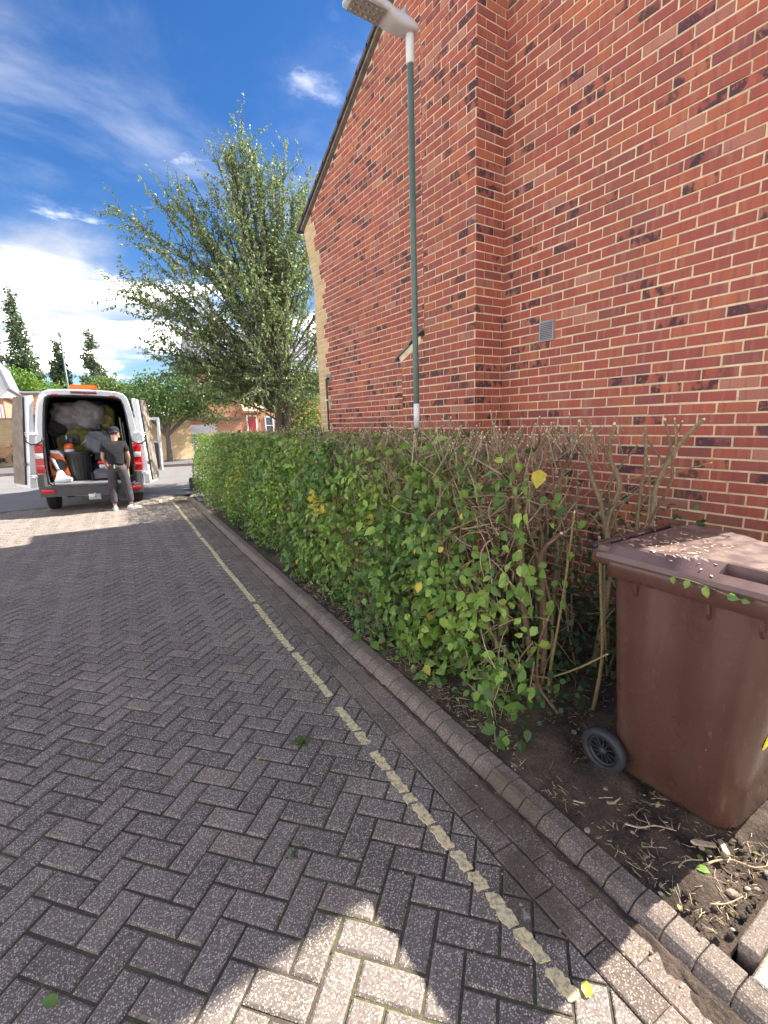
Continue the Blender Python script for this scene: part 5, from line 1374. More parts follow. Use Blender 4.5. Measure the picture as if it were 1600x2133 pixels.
# lawn mower
lm_ = item('lawn_mower', 'red and grey petrol lawn mower with black handle in the van', 'lawn mower', (.26, .34, .66), 0); MG = flat('mower_grey', (.13, .135, .15), .45); MR = flat('mower_red', (.50, .02, .035), .3)
m = MB(); m.loft([[(-.25, -.2, .04), (.24, -.2, .04), (.24, .4, .04), (-.25, .4, .04)], [(-.25, -.2, .16), (.24, -.2, .16), (.24, .4, .16), (-.25, .4, .16)], [(-.19, -.12, .24), (.18, -.12, .24), (.18, .3, .24), (-.19, .3, .24)]], caps=True, smooth=False); m.build('deck', MG, lm_, True)
m = MB(); m.rbox((-.14, -.10, .33), (.16, .16, .42), .04, seg=3); m.build('engine_cowl', MR, lm_, True)
m = MB(); m.rbox((-.12, -.08, .22), (.13, .14, .34), .02); m.rbox((.0, -.15, .22), (.12, -.08, .31), .015); m.build('engine', STL, lm_, True)
for s in (-1, 1):
    for yy in (-.16, .34): m = MB(); m.lathe([(.04, -.03), (.085, -.032), (.09, 0), (.085, .032), (.04, .03)], 18, M=TR(s*.255, yy, .09) @ Matrix.Rotation(math.pi/2, 4, 'Y')); m.build('wheel', WH, lm_, True)
m = MB(); m.tube([(-.27, -.1, .15), (-.26, .12, .80), (-.25, .2, 1.08), (-.17, .2, 1.13), (.17, .2, 1.13), (.24, .2, 1.08)], .015, 8); m.build('handle_frame', PX_, lm_, True)
m = MB(); m.rbox((-.20, .16, .40), (.22, .46, .70), .05, seg=3); m.build('grass_box', flat('navy_box', (.04, .06, .10), .6), lm_, True)
m = MB(); m.rbox((-.19, .14, .62), (.2, .3, .70), .03); m.build('box_lid', flat('box_lid_blue', (.30, .36, .44), .5), lm_, True)
jc = item('plastic_canister', 'tall white plastic canister by the right wheel arch', 'canister', (.66, .20, .66))
m = MB(); m.rbox((-.06, -.05, 0), (.06, .09, .34), .02); m.build('can', TWH, jc, True); m = MB(); m.lathe([(.025, .34), (.025, .37), (0, .375)], 10); m.build('cap', PX_, jc, True)
for k, (x, lb_) in enumerate(((.70, 'long wooden rake handle against the right wall of the van'), (.745, 'long green tool handle beside the rake handle'))):
    lt_ = item('tool_handle', lb_, 'garden tool', (x, .42+.1*k, .66)); MB().tube([(0, 0, 0), (-.03, .1, 1.35-.1*k)], .014, 8).build('shaft', flat('handle_wood' if k == 0 else 'handle_green', (.36, .29, .18) if k == 0 else (.10, .20, .16), .6), lt_, True)
    m = MB(); m.rbox((-.05, -.03, .0), (.04, .03, .06), .01); m.build('ferrule', STL, lt_, True)

# ================================================================== the gardener
def skinned(name, joints, bones, rad, mat, sub=2, smooth_=True):
    me = bpy.data.meshes.new(name); keys = list(joints); ix = {k: i for i, k in enumerate(keys)}
    me.from_pydata([joints[k] for k in keys], [(ix[a], ix[b]) for a, b in bones], [])
    o = bpy.data.objects.new(name, me); COL.objects.link(o); md = o.modifiers.new('skin', 'SKIN'); md.use_smooth_shade = True
    sv = me.skin_vertices[0].data
    for k in keys:
        r = rad[k]; sv[ix[k]].radius = r if isinstance(r, tuple) else (r, r)
    sv[0].use_root = True
    s = o.modifiers.new('sub', 'SUBSURF'); s.levels = sub; s.render_levels = sub
    dg = bpy.context.evaluated_depsgraph_get(); m2 = bpy.data.meshes.new_from_object(o.evaluated_get(dg)); bpy.data.objects.remove(o)
    m2.materials.clear(); m2.materials.append(mat); return m2
SKIN = flat('skin', (.48, .27, .19), .55, var=.15); SHIRT = cloth('black_cotton', (.010, .010, .014)); TRS = cloth('charcoal_joggers', (.085, .075, .085)); CAPM = cloth('navy_cap', (.016, .024, .05)); HAIR = flat('dark_hair', (.03, .02, .015), .7); SHO = flat('white_trainer', (.68, .68, .70), .5, var=.2); SOL = flat('trainer_sole', (.58, .55, .52), .7)
man = thing('person', 'person in navy cap, black t-shirt and charcoal joggers standing at the open van', 'person', (.60, 11.42, zg(11.4)), R(-4))
J = dict(pelvis=(.02,0,.93), spine=(.03,-.01,1.10), chest=(.035,.01,1.30), neck=(.045,.02,1.47), head=(.06,.05,1.56), crown=(.065,.055,1.66),
 ls=(-.155,.01,1.40), le=(-.212,.05,1.13), lw=(-.165,.215,.95), rs=(.215,.0,1.40), re=(.268,.03,1.12), rw=(.235,.15,.905),
 lh=(-.07,0,.90), lk=(-.095,.03,.48), la=(-.105,-.02,.08), lt=(-.115,.12,.035), rh=(.11,0,.90), rk=(.175,.02,.48), ra=(.205,-.03,.08), rt=(.33,-.01,.035))
B = [('pelvis','spine'),('spine','chest'),('chest','neck'),('neck','head'),('head','crown'),('chest','ls'),('ls','le'),('le','lw'),('chest','rs'),('rs','re'),('re','rw'),('pelvis','lh'),('lh','lk'),('lk','la'),('la','lt'),('pelvis','rh'),('rh','rk'),('rk','ra'),('ra','rt')]
RD = dict(pelvis=(.11,.085), spine=(.10,.07), chest=(.115,.075), neck=.055, head=(.072,.085), crown=(.066,.078), ls=.050, le=.040, lw=.030, rs=.050, re=.040, rw=.030, lh=.085, lk=.058, la=.042, lt=.030, rh=.085, rk=.058, ra=.042, rt=.030)
# five fingers and a thumb-side on each hand
for h, wr, d, side in (('l', Vector(J['lw']), Vector((.35, .70, -.60)).normalized(), Vector((.5, -.3, -.6)).normalized()), ('r', Vector(J['rw']), Vector((-.35, .7, -.60)).normalized(), Vector((-.4, -.3, -.7)).normalized())):
    J[h+'palm'] = tuple(wr+d*.055); RD[h+'palm'] = (.030, .018); B.append((h+'w', h+'palm'))
    lat = d.cross(side).cross(d).normalized()
    for i, (L, o) in enumerate(((.060, -.030), (.072, -.010), (.068, .010), (.055, .028))):
        a = wr+d*.085+lat*o; curl = Vector((0, .02, -.012))*(1+.2*i)
        J[h+'f%d' % i] = tuple(a+d*L*.5); J[h+'g%d' % i] = tuple(a+d*L*.9+curl); RD[h+'f%d' % i] = .0085; RD[h+'g%d' % i] = .0065; B += [(h+'palm', h+'f%d' % i), (h+'f%d' % i, h+'g%d' % i)]
    J[h+'t'] = tuple(wr+d*.055-lat*.045); RD[h+'t'] = .009; B.append((h+'palm', h+'t'))
bme = skinned('body', J, B, RD, SKIN)
bm = bmesh.new(); bm.from_mesh(bme)
def blob(c, s, rot=None):
    r = bmesh.ops.create_icosphere(bm, subdivisions=3, radius=1, matrix=TR(*c) @ (rot or Matrix()) @ Matrix.Diagonal((*s, 1)))
hc_ = Vector((.068, .058, 1.625))
blob(hc_, (.088, .078, .112)); blob(hc_+Vector((.03, .01, -.065)), (.055, .052, .045))          # skull and jaw, turned to the right
for c, s in (((.092, .028, -.012), (.020, .012, .022)), ((.078, .030, -.060), (.020, .022, .008)), ((.082, .045, .022), (.014, .012, .010)), ((.088, .005, .024), (.010, .012, .010)), ((-.004, -.078, -.01), (.022, .010, .032)), ((.068, .030, -.085), (.025, .024, .018))): blob(hc_+Vector(c), s)
bm.to_mesh(bme); bm.free(); bme.polygons.foreach_set('use_smooth', [True]*len(bme.polygons)); link('body', bme, man, True)
# hair at nape and temples under the cap
m = MB(); m.lathe([(.0, -.055), (.078, -.05), (.091, -.01), (.093, .03), (.0, .05)], 20, M=TR(*(hc_+Vector((-.012, -.012, .02)))) @ Matrix.Diagonal((1, .92, 1, 1))); m.build('hair', HAIR, man, True)
m = MB(); m.lathe([(.098, .0), (.100, .035), (.088, .075), (.055, .102), (.015, .112), (0, .113)], 24, M=TR(*(hc_+Vector((-.004, -.002, .032)))) @ Matrix.Rotation(R(-6), 4, 'Y') @ Matrix.Diagonal((1, .88, 1, 1)))
bd = Vector((.93, .36, -.08)).normalized(); bs = Vector((-.36, .93, 0)).normalized(); c0 = hc_+Vector((.0, .0, .045))
def pk(a, b_, dz): return c0+bd*a+bs*b_+Vector((0, 0, dz))
m.loft([[pk(.075, -.075, 0), pk(.075, 0, .012), pk(.075, .075, 0), pk(.075, .075, -.008), pk(.075, 0, .0), pk(.075, -.075, -.008)], [pk(.13, -.065, -.004), pk(.14, 0, .006), pk(.13, .065, -.004), pk(.13, .065, -.011), pk(.14, 0, -.003), pk(.13, -.065, -.011)], [pk(.16, -.035, -.012), pk(.175, 0, -.008), pk(.16, .035, -.012), pk(.16, .035, -.016), pk(.175, 0, -.013), pk(.16, -.035, -.016)]], caps=True)
m.build('cap', CAPM, man, True)
TJ = {k: J[k] for k in ('spine', 'chest')}; TJ['hem'] = (.022, -.005, .93); TJ['mid'] = (.028, -.008, 1.03); TJ['nb'] = (.042, .015, 1.425)
TJ['ls'] = J['ls']; TJ['rs'] = J['rs']
for h in 'lr': a, e = Vector(J[h+'s']), Vector(J[h+'e']); TJ[h+'m'] = tuple(a+(e-a)*.45); TJ[h+'c'] = tuple(a+(e-a)*.58)
me = skinned('t_shirt', {k: TJ[k] for k in ('chest', 'spine', 'mid', 'hem', 'nb', 'ls', 'lm', 'lc', 'rs', 'rm', 'rc')}, [('chest','spine'),('spine','mid'),('mid','hem'),('chest','nb'),('chest','ls'),('ls','lm'),('lm','lc'),('chest','rs'),('rs','rm'),('rm','rc')],
 dict(chest=(.19,.135), spine=(.168,.125), mid=(.168,.13), hem=(.175,.135), nb=(.07,.065), ls=.082, lm=.072, lc=.070, rs=.082, rm=.072, rc=.070), SHIRT); link('t_shirt', me, man, True)
PJ = dict(pelvis=(.02,0,.93), waist=(.024,-.004,.985), lh=J['lh'], lk=J['lk'], lc=(-.105,.0,.26), la=(-.106,-.01,.12), rh=J['rh'], rk=J['rk'], rc=(.195,.0,.26), ra=(.203,-.02,.12))
me = skinned('trousers', PJ, [('pelvis','waist'),('pelvis','lh'),('lh','lk'),('lk','lc'),('lc','la'),('pelvis','rh'),('rh','rk'),('rk','rc'),('rc','ra')], dict(pelvis=(.165,.135), waist=(.155,.12), lh=(.112,.115), lk=.088, lc=.080, la=.066, rh=(.112,.115), rk=.088, rc=.080, ra=.066), TRS); link('trousers', me, man, True)
m = MB(); m.rbox((-.03, -.140, .90), (-.005, -.132, .98), .003); m.build('white_tag', TWH, man, True)  # white tag at the back of the waistband
for h, ang_ in (('l', R(8)), ('r', R(-72))):
    a = Vector(J[h+'a']); Mx = TR(a.x, a.y, 0) @ RZ(ang_)
    m = MB(); rings = []
    for y_, w_, zt in ((-.085, .022, .06), (-.075, .036, .085), (-.02, .040, .10), (.05, .042, .085), (.12, .046, .06), (.175, .040, .042), (.20, .020, .03)):
        rings.append([Mx @ Vector(p) for p in ((-w_, y_, .02), (w_, y_, .02), (w_*.95, y_, zt*.6), (w_*.55, y_, zt), (-w_*.55, y_, zt), (-w_*.95, y_, zt*.6))])
    m.loft(rings, caps=True); s_ = m.build('trainer', SHO, man, True)
    m = MB(); m.prism([(-.026, -.09), (.026, -.09), (.045, -.03), (.050, .12), (.036, .19), (.0, .21), (-.036, .19), (-.050, .12), (-.045, -.03)], .0, .028, axis=2, M=Mx); m.build('sole', SOL, s_, True)

# ================================================================== trees
TLEAF = m_leaf('tree_leaf', [(0, (.09, .135, .055)), (.4, (.16, .225, .085)), (.75, (.24, .31, .12)), (1, (.33, .36, .15))], .42, .38)
BARK = m_bark('tree_bark', (.085, .068, .055), (.13, .105, .085), (.17, .145, .115))
TX, TY, TS = 5.12, 13.4, 1.165
tree = thing('cherry_tree', 'tall airy tree with drooping leaves and twin trunks at the house corner', 'tree', (TX, TY, 0))
tr_ = random.Random(21); tn_ = np.random.default_rng(21)
tk = MB()
tk.tube(smooth_path([(TX-.12, TY, -.05), (TX-.13, TY, .6), (TX-.10, TY+.02, 1.3), (TX-.02, TY+.05, 2.0), (TX-.05, TY+.1, 3.2), (TX-.12, TY+.1, 4.6)]), [.115, .105, .10, .098, .095, .092, .09, .088, .085, .08, .07, .06, .05, .04, .03, .025], 10, col=(.4,.5,.5))
tk.build('trunk', BARK, tree)
MB().tube(smooth_path([(TX+.13, TY+.05, -.05), (TX+.12, TY+.03, .7), (TX+.14, TY, 1.4), (TX+.22, TY, 2.2), (TX+.3, TY-.05, 3.3)]), [.11, .10, .098, .095, .092, .088, .085, .078, .07, .06, .05, .04, .03], 10, col=(.6,.5,.5)).build('trunk', BARK, tree)
TIPS = []
def tipz(n):
    for _ in range(n):
        a = tr_.uniform(0, 2*math.pi); u = tr_.random()
        TIPS.append((a, u))
polys, rads, cols, LP, LD = [], [], [], [], []
tips = []
for k in range(96):
    a = 2*math.pi*k/96*13.7+tr_.uniform(-.3, .3); el = tr_.random()**.75
    if el < .28 and tr_.random() < .35: el += .3
    h = 1.95+el*5.7*(1 if tr_.random() < .8 else .9)
    # crown: wide at 3-5 m, narrowing to the top
    rad_ = 3.05*min(1, max(.55, (h-1.0)/2.2))*tr_.uniform(.80, 1.05) if h < 4.9 else max(.4, 3.05-.98*(h-4.9))*tr_.uniform(.6, 1.05)
    tips.append((TX-.30+rad_*math.cos(a), TY+rad_*math.sin(a)*.62, h+.0))
for k in range(26):
    a = k*2.399+tr_.uniform(-.3, .3); rd_ = tr_.uniform(.9, 2.7); tips.append((TX+rd_*math.cos(a), TY+rd_*.7*math.sin(a), tr_.uniform(1.75, 3.3)))
tips += [(TX-.45, TY, 7.9), (TX-.1, TY+.2, 7.7), (TX-.8, TY+.1, 7.4), (TX-2.75, TY-.1, 5.0), (TX-2.75, TY-.3, 2.5), (TX-2.5, TY+.3, 2.2), (TX-2.9, TY+.1, 3.1), (TX-2.3, TY-.6, 3.3), (TX-2.4, TY-.2, 2.8), (TX-2.0, TY+.4, 2.4), (TX-2.2, TY+.5, 3.0), (TX-1.7, TY-.5, 2.6), (TX-2.95, TY+.2, 4.2), (TX-3.15, TY+.1, 5.75), (TX-3.0, TY-.2, 5.3), (TX-2.75, TY+.3, 5.6), (TX-2.5, TY-.2, 6.1), (TX-2.2, TY+.2, 6.4), (TX-2.6, TY-.4, 5.0), (TX-2.5, TY+.5, 4.6), (TX-1.9, TY+.4, 6.7), (TX-2.85, TY-.2, 2.9), (TX-1.9, TY, 6.0), (TX-2.7, TY+.2, 3.4), (TX-2.9, TY, 3.7), (TX+1.2, TY, 7.5), (TX+.6, TY, 7.9), (TX+1.7, TY, 7.0), (TX-1.2, TY, 6.7)]
limb = MB()
for i, tp_ in enumerate(tips):
    t0 = (TX+(.12 if i % 2 else -.08), TY+.03, tr_.uniform(1.35, 3.0) if tp_[2] < 5 else tr_.uniform(1.8, 4.0))
    A, Bp = np.array(t0), np.array(tp_)
    bend = np.array([(Bp[0]-A[0])*.05, (Bp[1]-A[1])*.05, .12*np.linalg.norm(Bp-A)*(1 if tp_[2] > 4 else .6)])
    c = bezier(A, Bp, bend, 14); Ln = np.linalg.norm(Bp-A)
    r0 = .008+.0052*Ln
    if i < 26: limb.tube([tuple(p) for p in c], list(np.linspace(r0*1.35, .004, 14)), 6, col=rc(), caps=False)
    else: polys.append(c); rads.append(np.linspace(r0, .0035, 14)); cols.append(rc())
    dirm = (Bp-A)/Ln
    # leaves along the outer end of the limb itself
    def leaves(c, f0, dens):
        seg = np.linalg.norm(np.diff(c, axis=0), axis=1).sum(); nlf = max(3, int(seg*(1-f0)*dens))
        for u in np.linspace(f0, 1, nlf):
            q = u*(len(c)-1); j = min(int(q), len(c)-2); p = c[j]+(c[j+1]-c[j])*(q-j); d = c[j+1]-c[j]; d /= np.linalg.norm(d)+1e-9
            LP.append(p+tn_.normal(size=3)*.012); LD.append(d*.45+np.array([0, 0, -.75])+tn_.normal(size=3)*.50)
    leaves(c, .25, 26)
    nb_ = int(6+Ln*4.6)
    for k in range(nb_):
        u = tr_.uniform(.22, .97); q = u*13; j = min(int(q), 12); p = c[j]+(c[j+1]-c[j])*(q-j); d0 = (c[j+1]-c[j])/np.linalg.norm(c[j+1]-c[j])
        d = d0*.9+tn_.normal(size=3)*.55+np.array([0, 0, .30]); d /= np.linalg.norm(d)
        L = tr_.uniform(.35, 1.05)*(1.05-.35*u); e = p+d*L
        s2 = bezier(p, e, np.array([0, 0, .06*L])+tn_.normal(size=3)*.05*L, 6); polys.append(s2); rads.append(np.linspace(.0058, .0022, 6)); cols.append(rc())
        leaves(s2, .05, 29)
limb.build('limbs', BARK, tree)
tubes('branchlets', polys, rads, BARK, cols, 4, tree, kind='stuff')
LP, LD = np.array(LP), np.array(LD); nl = len(LP)
lt_tone = np.clip(.40+.25*tn_.normal(size=nl)+.10*(LP[:,2]-4)/3, 0, 1)
V_, F_, C_ = scatter(LP, LD, tn_.normal(size=(nl, 3))+np.array([0, 0, .6]), .074*tn_.uniform(.55, 1.35, nl), leaf_template(.50, .07, .16), np.stack([lt_tone, tn_.random(nl), tn_.random(nl)], 1))
link('crown', fast_mesh('crown', V_, F_, C_, TLEAF, True), tree, kind='stuff')

tree.scale = (TS,)*3

def leafy(name, label, base, trunk_h, trunk_r, blobs, n, size, mat, seed, group=None, cat='tree', tone=(.45, .25)):
    """crown of leaf sprays spread through several lobes, over a trunk"""
    g = np.random.default_rng(seed); t = thing(name, label, cat, base, 0, group)
    b = np.array(base); top = max(bl[2] for bl in blobs)
    if trunk_r > 0:
        m = MB(); m.tube(smooth_path([tuple(b+np.array([0, 0, -.2])), tuple(b+np.array([.02*trunk_h, 0, trunk_h*.5])), tuple(b+np.array([0, 0, trunk_h]))]), [trunk_r*(1.1-.13*i) for i in range(7)], 8, col=(.4,.5,.5))
        for bl in blobs:
            m.tube(smooth_path([tuple(b+np.array([0, 0, trunk_h*.55])), tuple(b+np.array([bl[0]*.5, bl[1]*.5, trunk_h*.55+(bl[2]-trunk_h*.55)*.6])), tuple(b+np.array(bl[:3]))]), [trunk_r*(.6-.08*i) for i in range(7)], 5, col=(.5,.5,.5), caps=False)
        m.build('trunk', BARK, t)
    vol = np.array([bl[3]*bl[4]*bl[5] for bl in blobs]); k = g.choice(len(blobs), n, p=vol/vol.sum())
    B_ = np.array(blobs); u = g.normal(size=(n, 3)); u /= np.linalg.norm(u, axis=1, keepdims=True); rr = g.random(n)**(.42)
    rr *= 1+.16*np.sin(u[:,0]*6+k)*np.sin(u[:,2]*7+k*2)+.10*np.sin(u[:,1]*13+u[:,0]*11+k)
    Pp = b+B_[k,:3]+u*rr[:,None]*B_[k,3:6]
    cl = np.sin(Pp[:,0]*3.1/size*.12+k)*np.sin(Pp[:,1]*2.7/size*.12)*np.sin(Pp[:,2]*3.3/size*.12); Pp = Pp[(cl > -.32)]; n2 = len(Pp); k = k[cl > -.32]
    ton = np.clip(tone[0]+tone[1]*g.normal(size=n2)+.12*np.sin(k*2.1), 0, 1)
    D_ = g.normal(size=(n2, 3))+np.array([0, 0, -.4])
    V_, F_, C_ = scatter(Pp, D_, (Pp-b-B_[k,:3])/B_[k,3:6]+g.normal(size=(n2, 3))*.7, size*g.uniform(.6, 1.4, n2), SIMPLE if size > .12 else leaf_template(.6, .08, .1), np.stack([ton, g.random(n2), g.random(n2)], 1))
    link('crown', fast_mesh('crown', V_, F_, C_, mat), t, kind='stuff'); return t
PPL = m_leaf('poplar_leaf', [(0, (.045, .075, .042)), (.5, (.080, .125, .070)), (1, (.13, .18, .09))], .3, .5)
DK = m_leaf('dark_leaf', [(0, (.020, .045, .022)), (.5, (.040, .085, .036)), (1, (.075, .13, .05))], .25, .5)
LG = m_leaf('light_leaf', [(0, (.075, .16, .025)), (.5, (.13, .25, .035)), (1, (.22, .33, .05))], .4, .5)
MG_ = m_leaf('mid_leaf', [(0, (.040, .090, .025)), (.5, (.075, .15, .035)), (1, (.13, .21, .05))], .35, .5)
YG = m_leaf('sunny_leaf', [(0, (.08, .14, .03)), (.5, (.15, .22, .045)), (1, (.26, .31, .07))], .4, .5)
# broad dark shrub tree beyond the road, left of the big tree
leafy('bushy_tree', 'dense glossy tree overhanging the buff wall beyond the van', (3.6, 24.6, 0), 2.2, .14, [(-.5,0,3.1,1.2,1.1,1.1), (.9,0,3.3,1.2,1.1,1.2), (-1.2,.2,2.6,.9,.9,.8), (2.0,-.1,2.6,1.0,1.0,1.0), (.3,-.3,2.4,1.2,.8,.7), (2.9,0,3.6,1.2,1.1,1.2)], 9000, .13, MG_, 31)
leafy('garden_shrub', 'yellow green shrub in front of the distant house at the quoin', (6.3, 14.9, 0), 1.0, .05, [(0,0,1.35,.75,.6,.8), (.5,.1,1.9,.6,.5,.7), (-.4,0,2.1,.5,.5,.6), (.2,0,2.7,.6,.5,.6)], 4200, .09, YG, 33, cat='shrub')
leafy('garden_shrub', 'dark low shrub below the big tree behind the hedge end', (5.4, 13.4, 0), .7, .04, [(0,0,1.0,.8,.6,.55), (-.8,.2,.9,.7,.5,.5), (.9,0,1.1,.7,.6,.6)], 3200, .08, DK, 34, cat='shrub')
POP = 'poplars far beyond the road'
def poplar(x, y, h, w_, lb, seed):
    bl = []; g = random.Random(seed)
    for i in range(9):
        u = i/8; z = h*(.16+.80*u); ww = w_*(1.0-.72*abs(u-.32)**1.1/.68**1.1)*g.uniform(.85, 1.15)
        bl.append((g.uniform(-.3, .3)*w_*.5, g.uniform(-.3, .3), z, max(.45, ww*1.25), max(.45, ww*1.25), h*.095))
    return leafy('poplar_tree', lb, (x, y, -.2), h*.6, .22, bl, 14000, .30, PPL, seed, POP, tone=(.5, .25))
poplar(-4.15, 70, 17.4, 1.55, 'tallest dark poplar, above the white house', 41)
poplar(-.55, 72, 12.8, 1.35, 'slender poplar beside the far lamp post', 42)
poplar(2.8, 71, 13.6, 1.65, 'stout poplar between the lamp post and the big tree', 43)
poplar(-6.5, 69, 13.2, 1.2, 'poplar cut off by the left edge of the photo', 44)
leafy('round_tree', 'bright light green tree below the poplars at the left', (-2.6, 55, -.2), 3, .2, [(-1.3,0,6.2,1.5,1.5,1.6), (.2,0,5.7,1.5,1.4,1.5), (1.6,.3,5.2,1.4,1.3,1.4), (-2.6,0,5.4,1.5,1.3,1.5), (0,0,4.2,3.0,1.6,1.8)], 6500, .24, LG, 51, tone=(.55, .25))
leafy('round_tree', 'rounded mid green tree below the stout poplar', (2.9, 52, -.2), 3, .2, [(-.8,0,5.2,1.6,1.5,1.5), (.7,0,5.5,1.6,1.5,1.4), (2.1,0,4.9,1.5,1.3,1.4), (0,0,3.7,2.8,1.6,1.6)], 6500, .24, YG, 52, tone=(.25, .22))
leafy('round_tree', 'deep green tree filling the gap behind the van roof', (.9, 58, -.2), 3, .2, [(-.6,0,4.4,1.4,1.3,1.6), (.9,0,4.6,1.3,1.3,1.5), (0,0,3.2,2.4,1.6,1.4)], 4200, .26, DK, 53)
leafy('round_tree', 'dark tree standing behind the brick house beyond the garage', (12.5, 40, -.2), 3, .2, [(-1.6,0,6.0,2.2,1.8,2.0), (1.4,0,6.6,2.4,1.8,2.0), (0,0,4.2,3.2,2,1.6)], 5000, .26, MG_, 54)
leafy('round_tree', 'mid green tree behind the buff wall left of the garage', (6.2, 36, -.2), 2.5, .2, [(-1.4,0,3.9,1.6,1.4,1.5), (.9,0,4.3,1.7,1.4,1.6), (-.2,0,2.8,2.4,1.5,1.2)], 5000, .22, MG_, 55)

# ================================================================== walls and houses beyond the road
BUFF = m_tex_brick('sunlit_buff_brick', (.58, .40, .21), (.48, .31, .16), (.55, .45, .31))
ORB = m_tex_brick('orange_brick', (.50, .20, .10), (.42, .15, .08), (.48, .36, .25))
REN = gen('white_render', (.80, .80, .80), (.74, .74, .75), 2, .8, .05, kind='P'); COP = gen('coping_stone', (.42, .34, .29), (.34, .27, .23), 4, .85, .2, kind='P')
SLT = gen('grey_slate', (.20, .21, .25), (.27, .28, .32), 3, .6, .2, kind='P'); FR_ = gen('white_frame', (.80, .80, .82), (.76, .76, .78), 3, .4, 0, kind='P')
WGL = flat('window_glass', (.06, .08, .11), .08); GDR = gen('garage_door_paint', (.62, .60, .68), (.56, .55, .62), 2, .5, .03, kind='P'); RDR = flat('red_door_paint', (.42, .02, .035), .35)
BRD = gen('dark_boards', (.10, .075, .06), (.15, .11, .085), 6, .85, .3, kind='P')
def tbox(mb, a, b):
    """box with brick-scale uv on its upright faces"""
    x0, y0, z0 = a; x1, y1, z1 = b
    vs = [(x0,y0,z0),(x1,y0,z0),(x1,y1,z0),(x0,y1,z0),(x0,y0,z1),(x1,y0,z1),(x1,y1,z1),(x0,y1,z1)]
    for f, ax in (((4,5,6,7), 'z'), ((0,1,5,4), 'x'), ((1,2,6,5), 'y'), ((2,3,7,6), 'x'), ((3,0,4,7), 'y')):
        mb.add([vs[i] for i in f], [(0,1,2,3)], 0, (.5,.5,.5), uvs=[(vs[i][0] if ax != 'y' else vs[i][1], vs[i][2] if ax != 'z' else vs[i][1]) for i in f])
    return mb
def garden_wall(label, x0, x1, y, h, mat, yaw=0., cope=True):
    t = thing('garden_wall', label, 'wall', ((x0+x1)/2, y, .03), yaw); L = (x1-x0)/2
    tbox(MB(), (-L, -.11, -.2), (L, .11, h)).build('wall_body', mat, t, True)
    if cope:
        for i in range(int(2*L/.6)+1):
            a = -L-.02+i*.6; b = min(a+.595, L+.02)
            if b-a > .05: MB().rbox((a, -.15, h), (b, .15, h+.07), .012, seg=1).build('coping', COP, t, True)
    return t
garden_wall('long buff brick wall behind the orange bicycle', -16, -1.95, 29.0, 2.22, BUFF)
garden_wall('buff brick wall in full sun between the van and the garage', 1.7, 4.95, 25.5, 2.15, BUFF, R(10))
fence = thing('board_fence', 'dark board fence seen in the gap behind the open van door', 'fence', (1.0, 27.2, .03))
for i in range(17):
    m = MB(); m.box((-1.4+i*.16, -.012+.012*(i % 2), 0), (-1.4+i*.16+.155, .012+.012*(i % 2), 1.95), col=rc()); m.build('board', BRD, fence, True)
def window(parent, x0, x1, z0, z1, y, bars=(1, 1)):
    m = MB(); f = .07
    m.box((x0, y-.05, z0), (x1, y+.02, z0+f)); m.box((x0, y-.05, z1-f), (x1, y+.02, z1)); m.box((x0, y-.05, z0+f), (x0+f, y+.02, z1-f)); m.box((x1-f, y-.05, z0+f), (x1, y+.02, z1-f))
    for i in range(bars[0]): xx = x0+(x1-x0)*(i+1)/(bars[0]+1); m.box((xx-.025, y-.045, z0+f), (xx+.025, y+.0, z1-f))
    for i in range(bars[1]): z = z0+(z1-z0)*(i+1)/(bars[1]+1); m.box((x0+f, y-.04, z-.02), (x1-f, y-.005, z+.02))
    w_ = m.build('window', FR_, parent, True); MB().box((x0+f, y-.012, z0+f), (x1-f, y+.0, z1-f)).build('pane', WGL, w_, True)
    MB().box((x0-.06, y-.10, z0-.07), (x1+.06, y+.0, z0-.003)).build('sill', COP, w_, True)
# orange brick house behind the big tree
h2 = thing('brick_house', 'orange brick house with red door and slate roof behind the big tree', 'house', (11, 31, .03))
tbox(MB(), (-3.9, 0, -.3), (7.2, 7, 5.3)).build('house_wall', ORB, h2, True)
m = MB(); m.prism([(-.45, 5.1), (7.45, 5.1), (3.5, 8.0)], -4.2, 7.5, axis=0); m.build('roof', SLT, h2, True)
for r0 in range(12):
    u = r0/12; m = MB(); y0, z0 = -.47+3.97*u, 5.12+2.90*u; m.box((-4.22, y0, z0), (7.52, y0+.36, z0+.035), M=None); m.build('slate_course', SLT, h2, True)
m = MB(); m.box((-4.0, -.38, 5.0), (7.3, -.28, 5.1)); m.build('gutter', FR_, h2, True)
window(h2, -2.7, -1.9, .95, 1.95, 0, (1, 1)); window(h2, -.35, .25, .9, 2.1, 0, (0, 1)); window(h2, -3.6, -2.4, 3.3, 4.4, 0, (1, 0)); window(h2, -.6, .6, 3.3, 4.4, 0, (1, 0)); window(h2, 2.4, 3.6, 3.3, 4.4, 0, (1, 0))
m = MB(); m.box((-1.58, -.06, 0), (-1.49, .02, 2.2)); m.box((-.97, -.06, 0), (-.88, .02, 2.2)); m.box((-1.49, -.06, 2.11), (-.97, .02, 2.2)); fr_ = m.build('door_frame', FR_, h2, True)
m = MB(); m.box((-1.49, -.03, .0), (-.97, .01, 2.11)); m.build('front_door', RDR, h2, True)
m = MB(); m.box((-1.9, -.9, 2.35), (-.5, .0, 2.45)); m.prism([(-.95, 2.45), (0, 2.45), (0, 2.95)], -1.95, -.45, axis=0); m.build('porch_roof', ORB, h2, True)
for x in (-2.5, 2.6): m = MB(); tbox(m, (x, 3, 7.2), (x+.7, 3.8, 9.0)); m.build('chimney', ORB, h2, True)
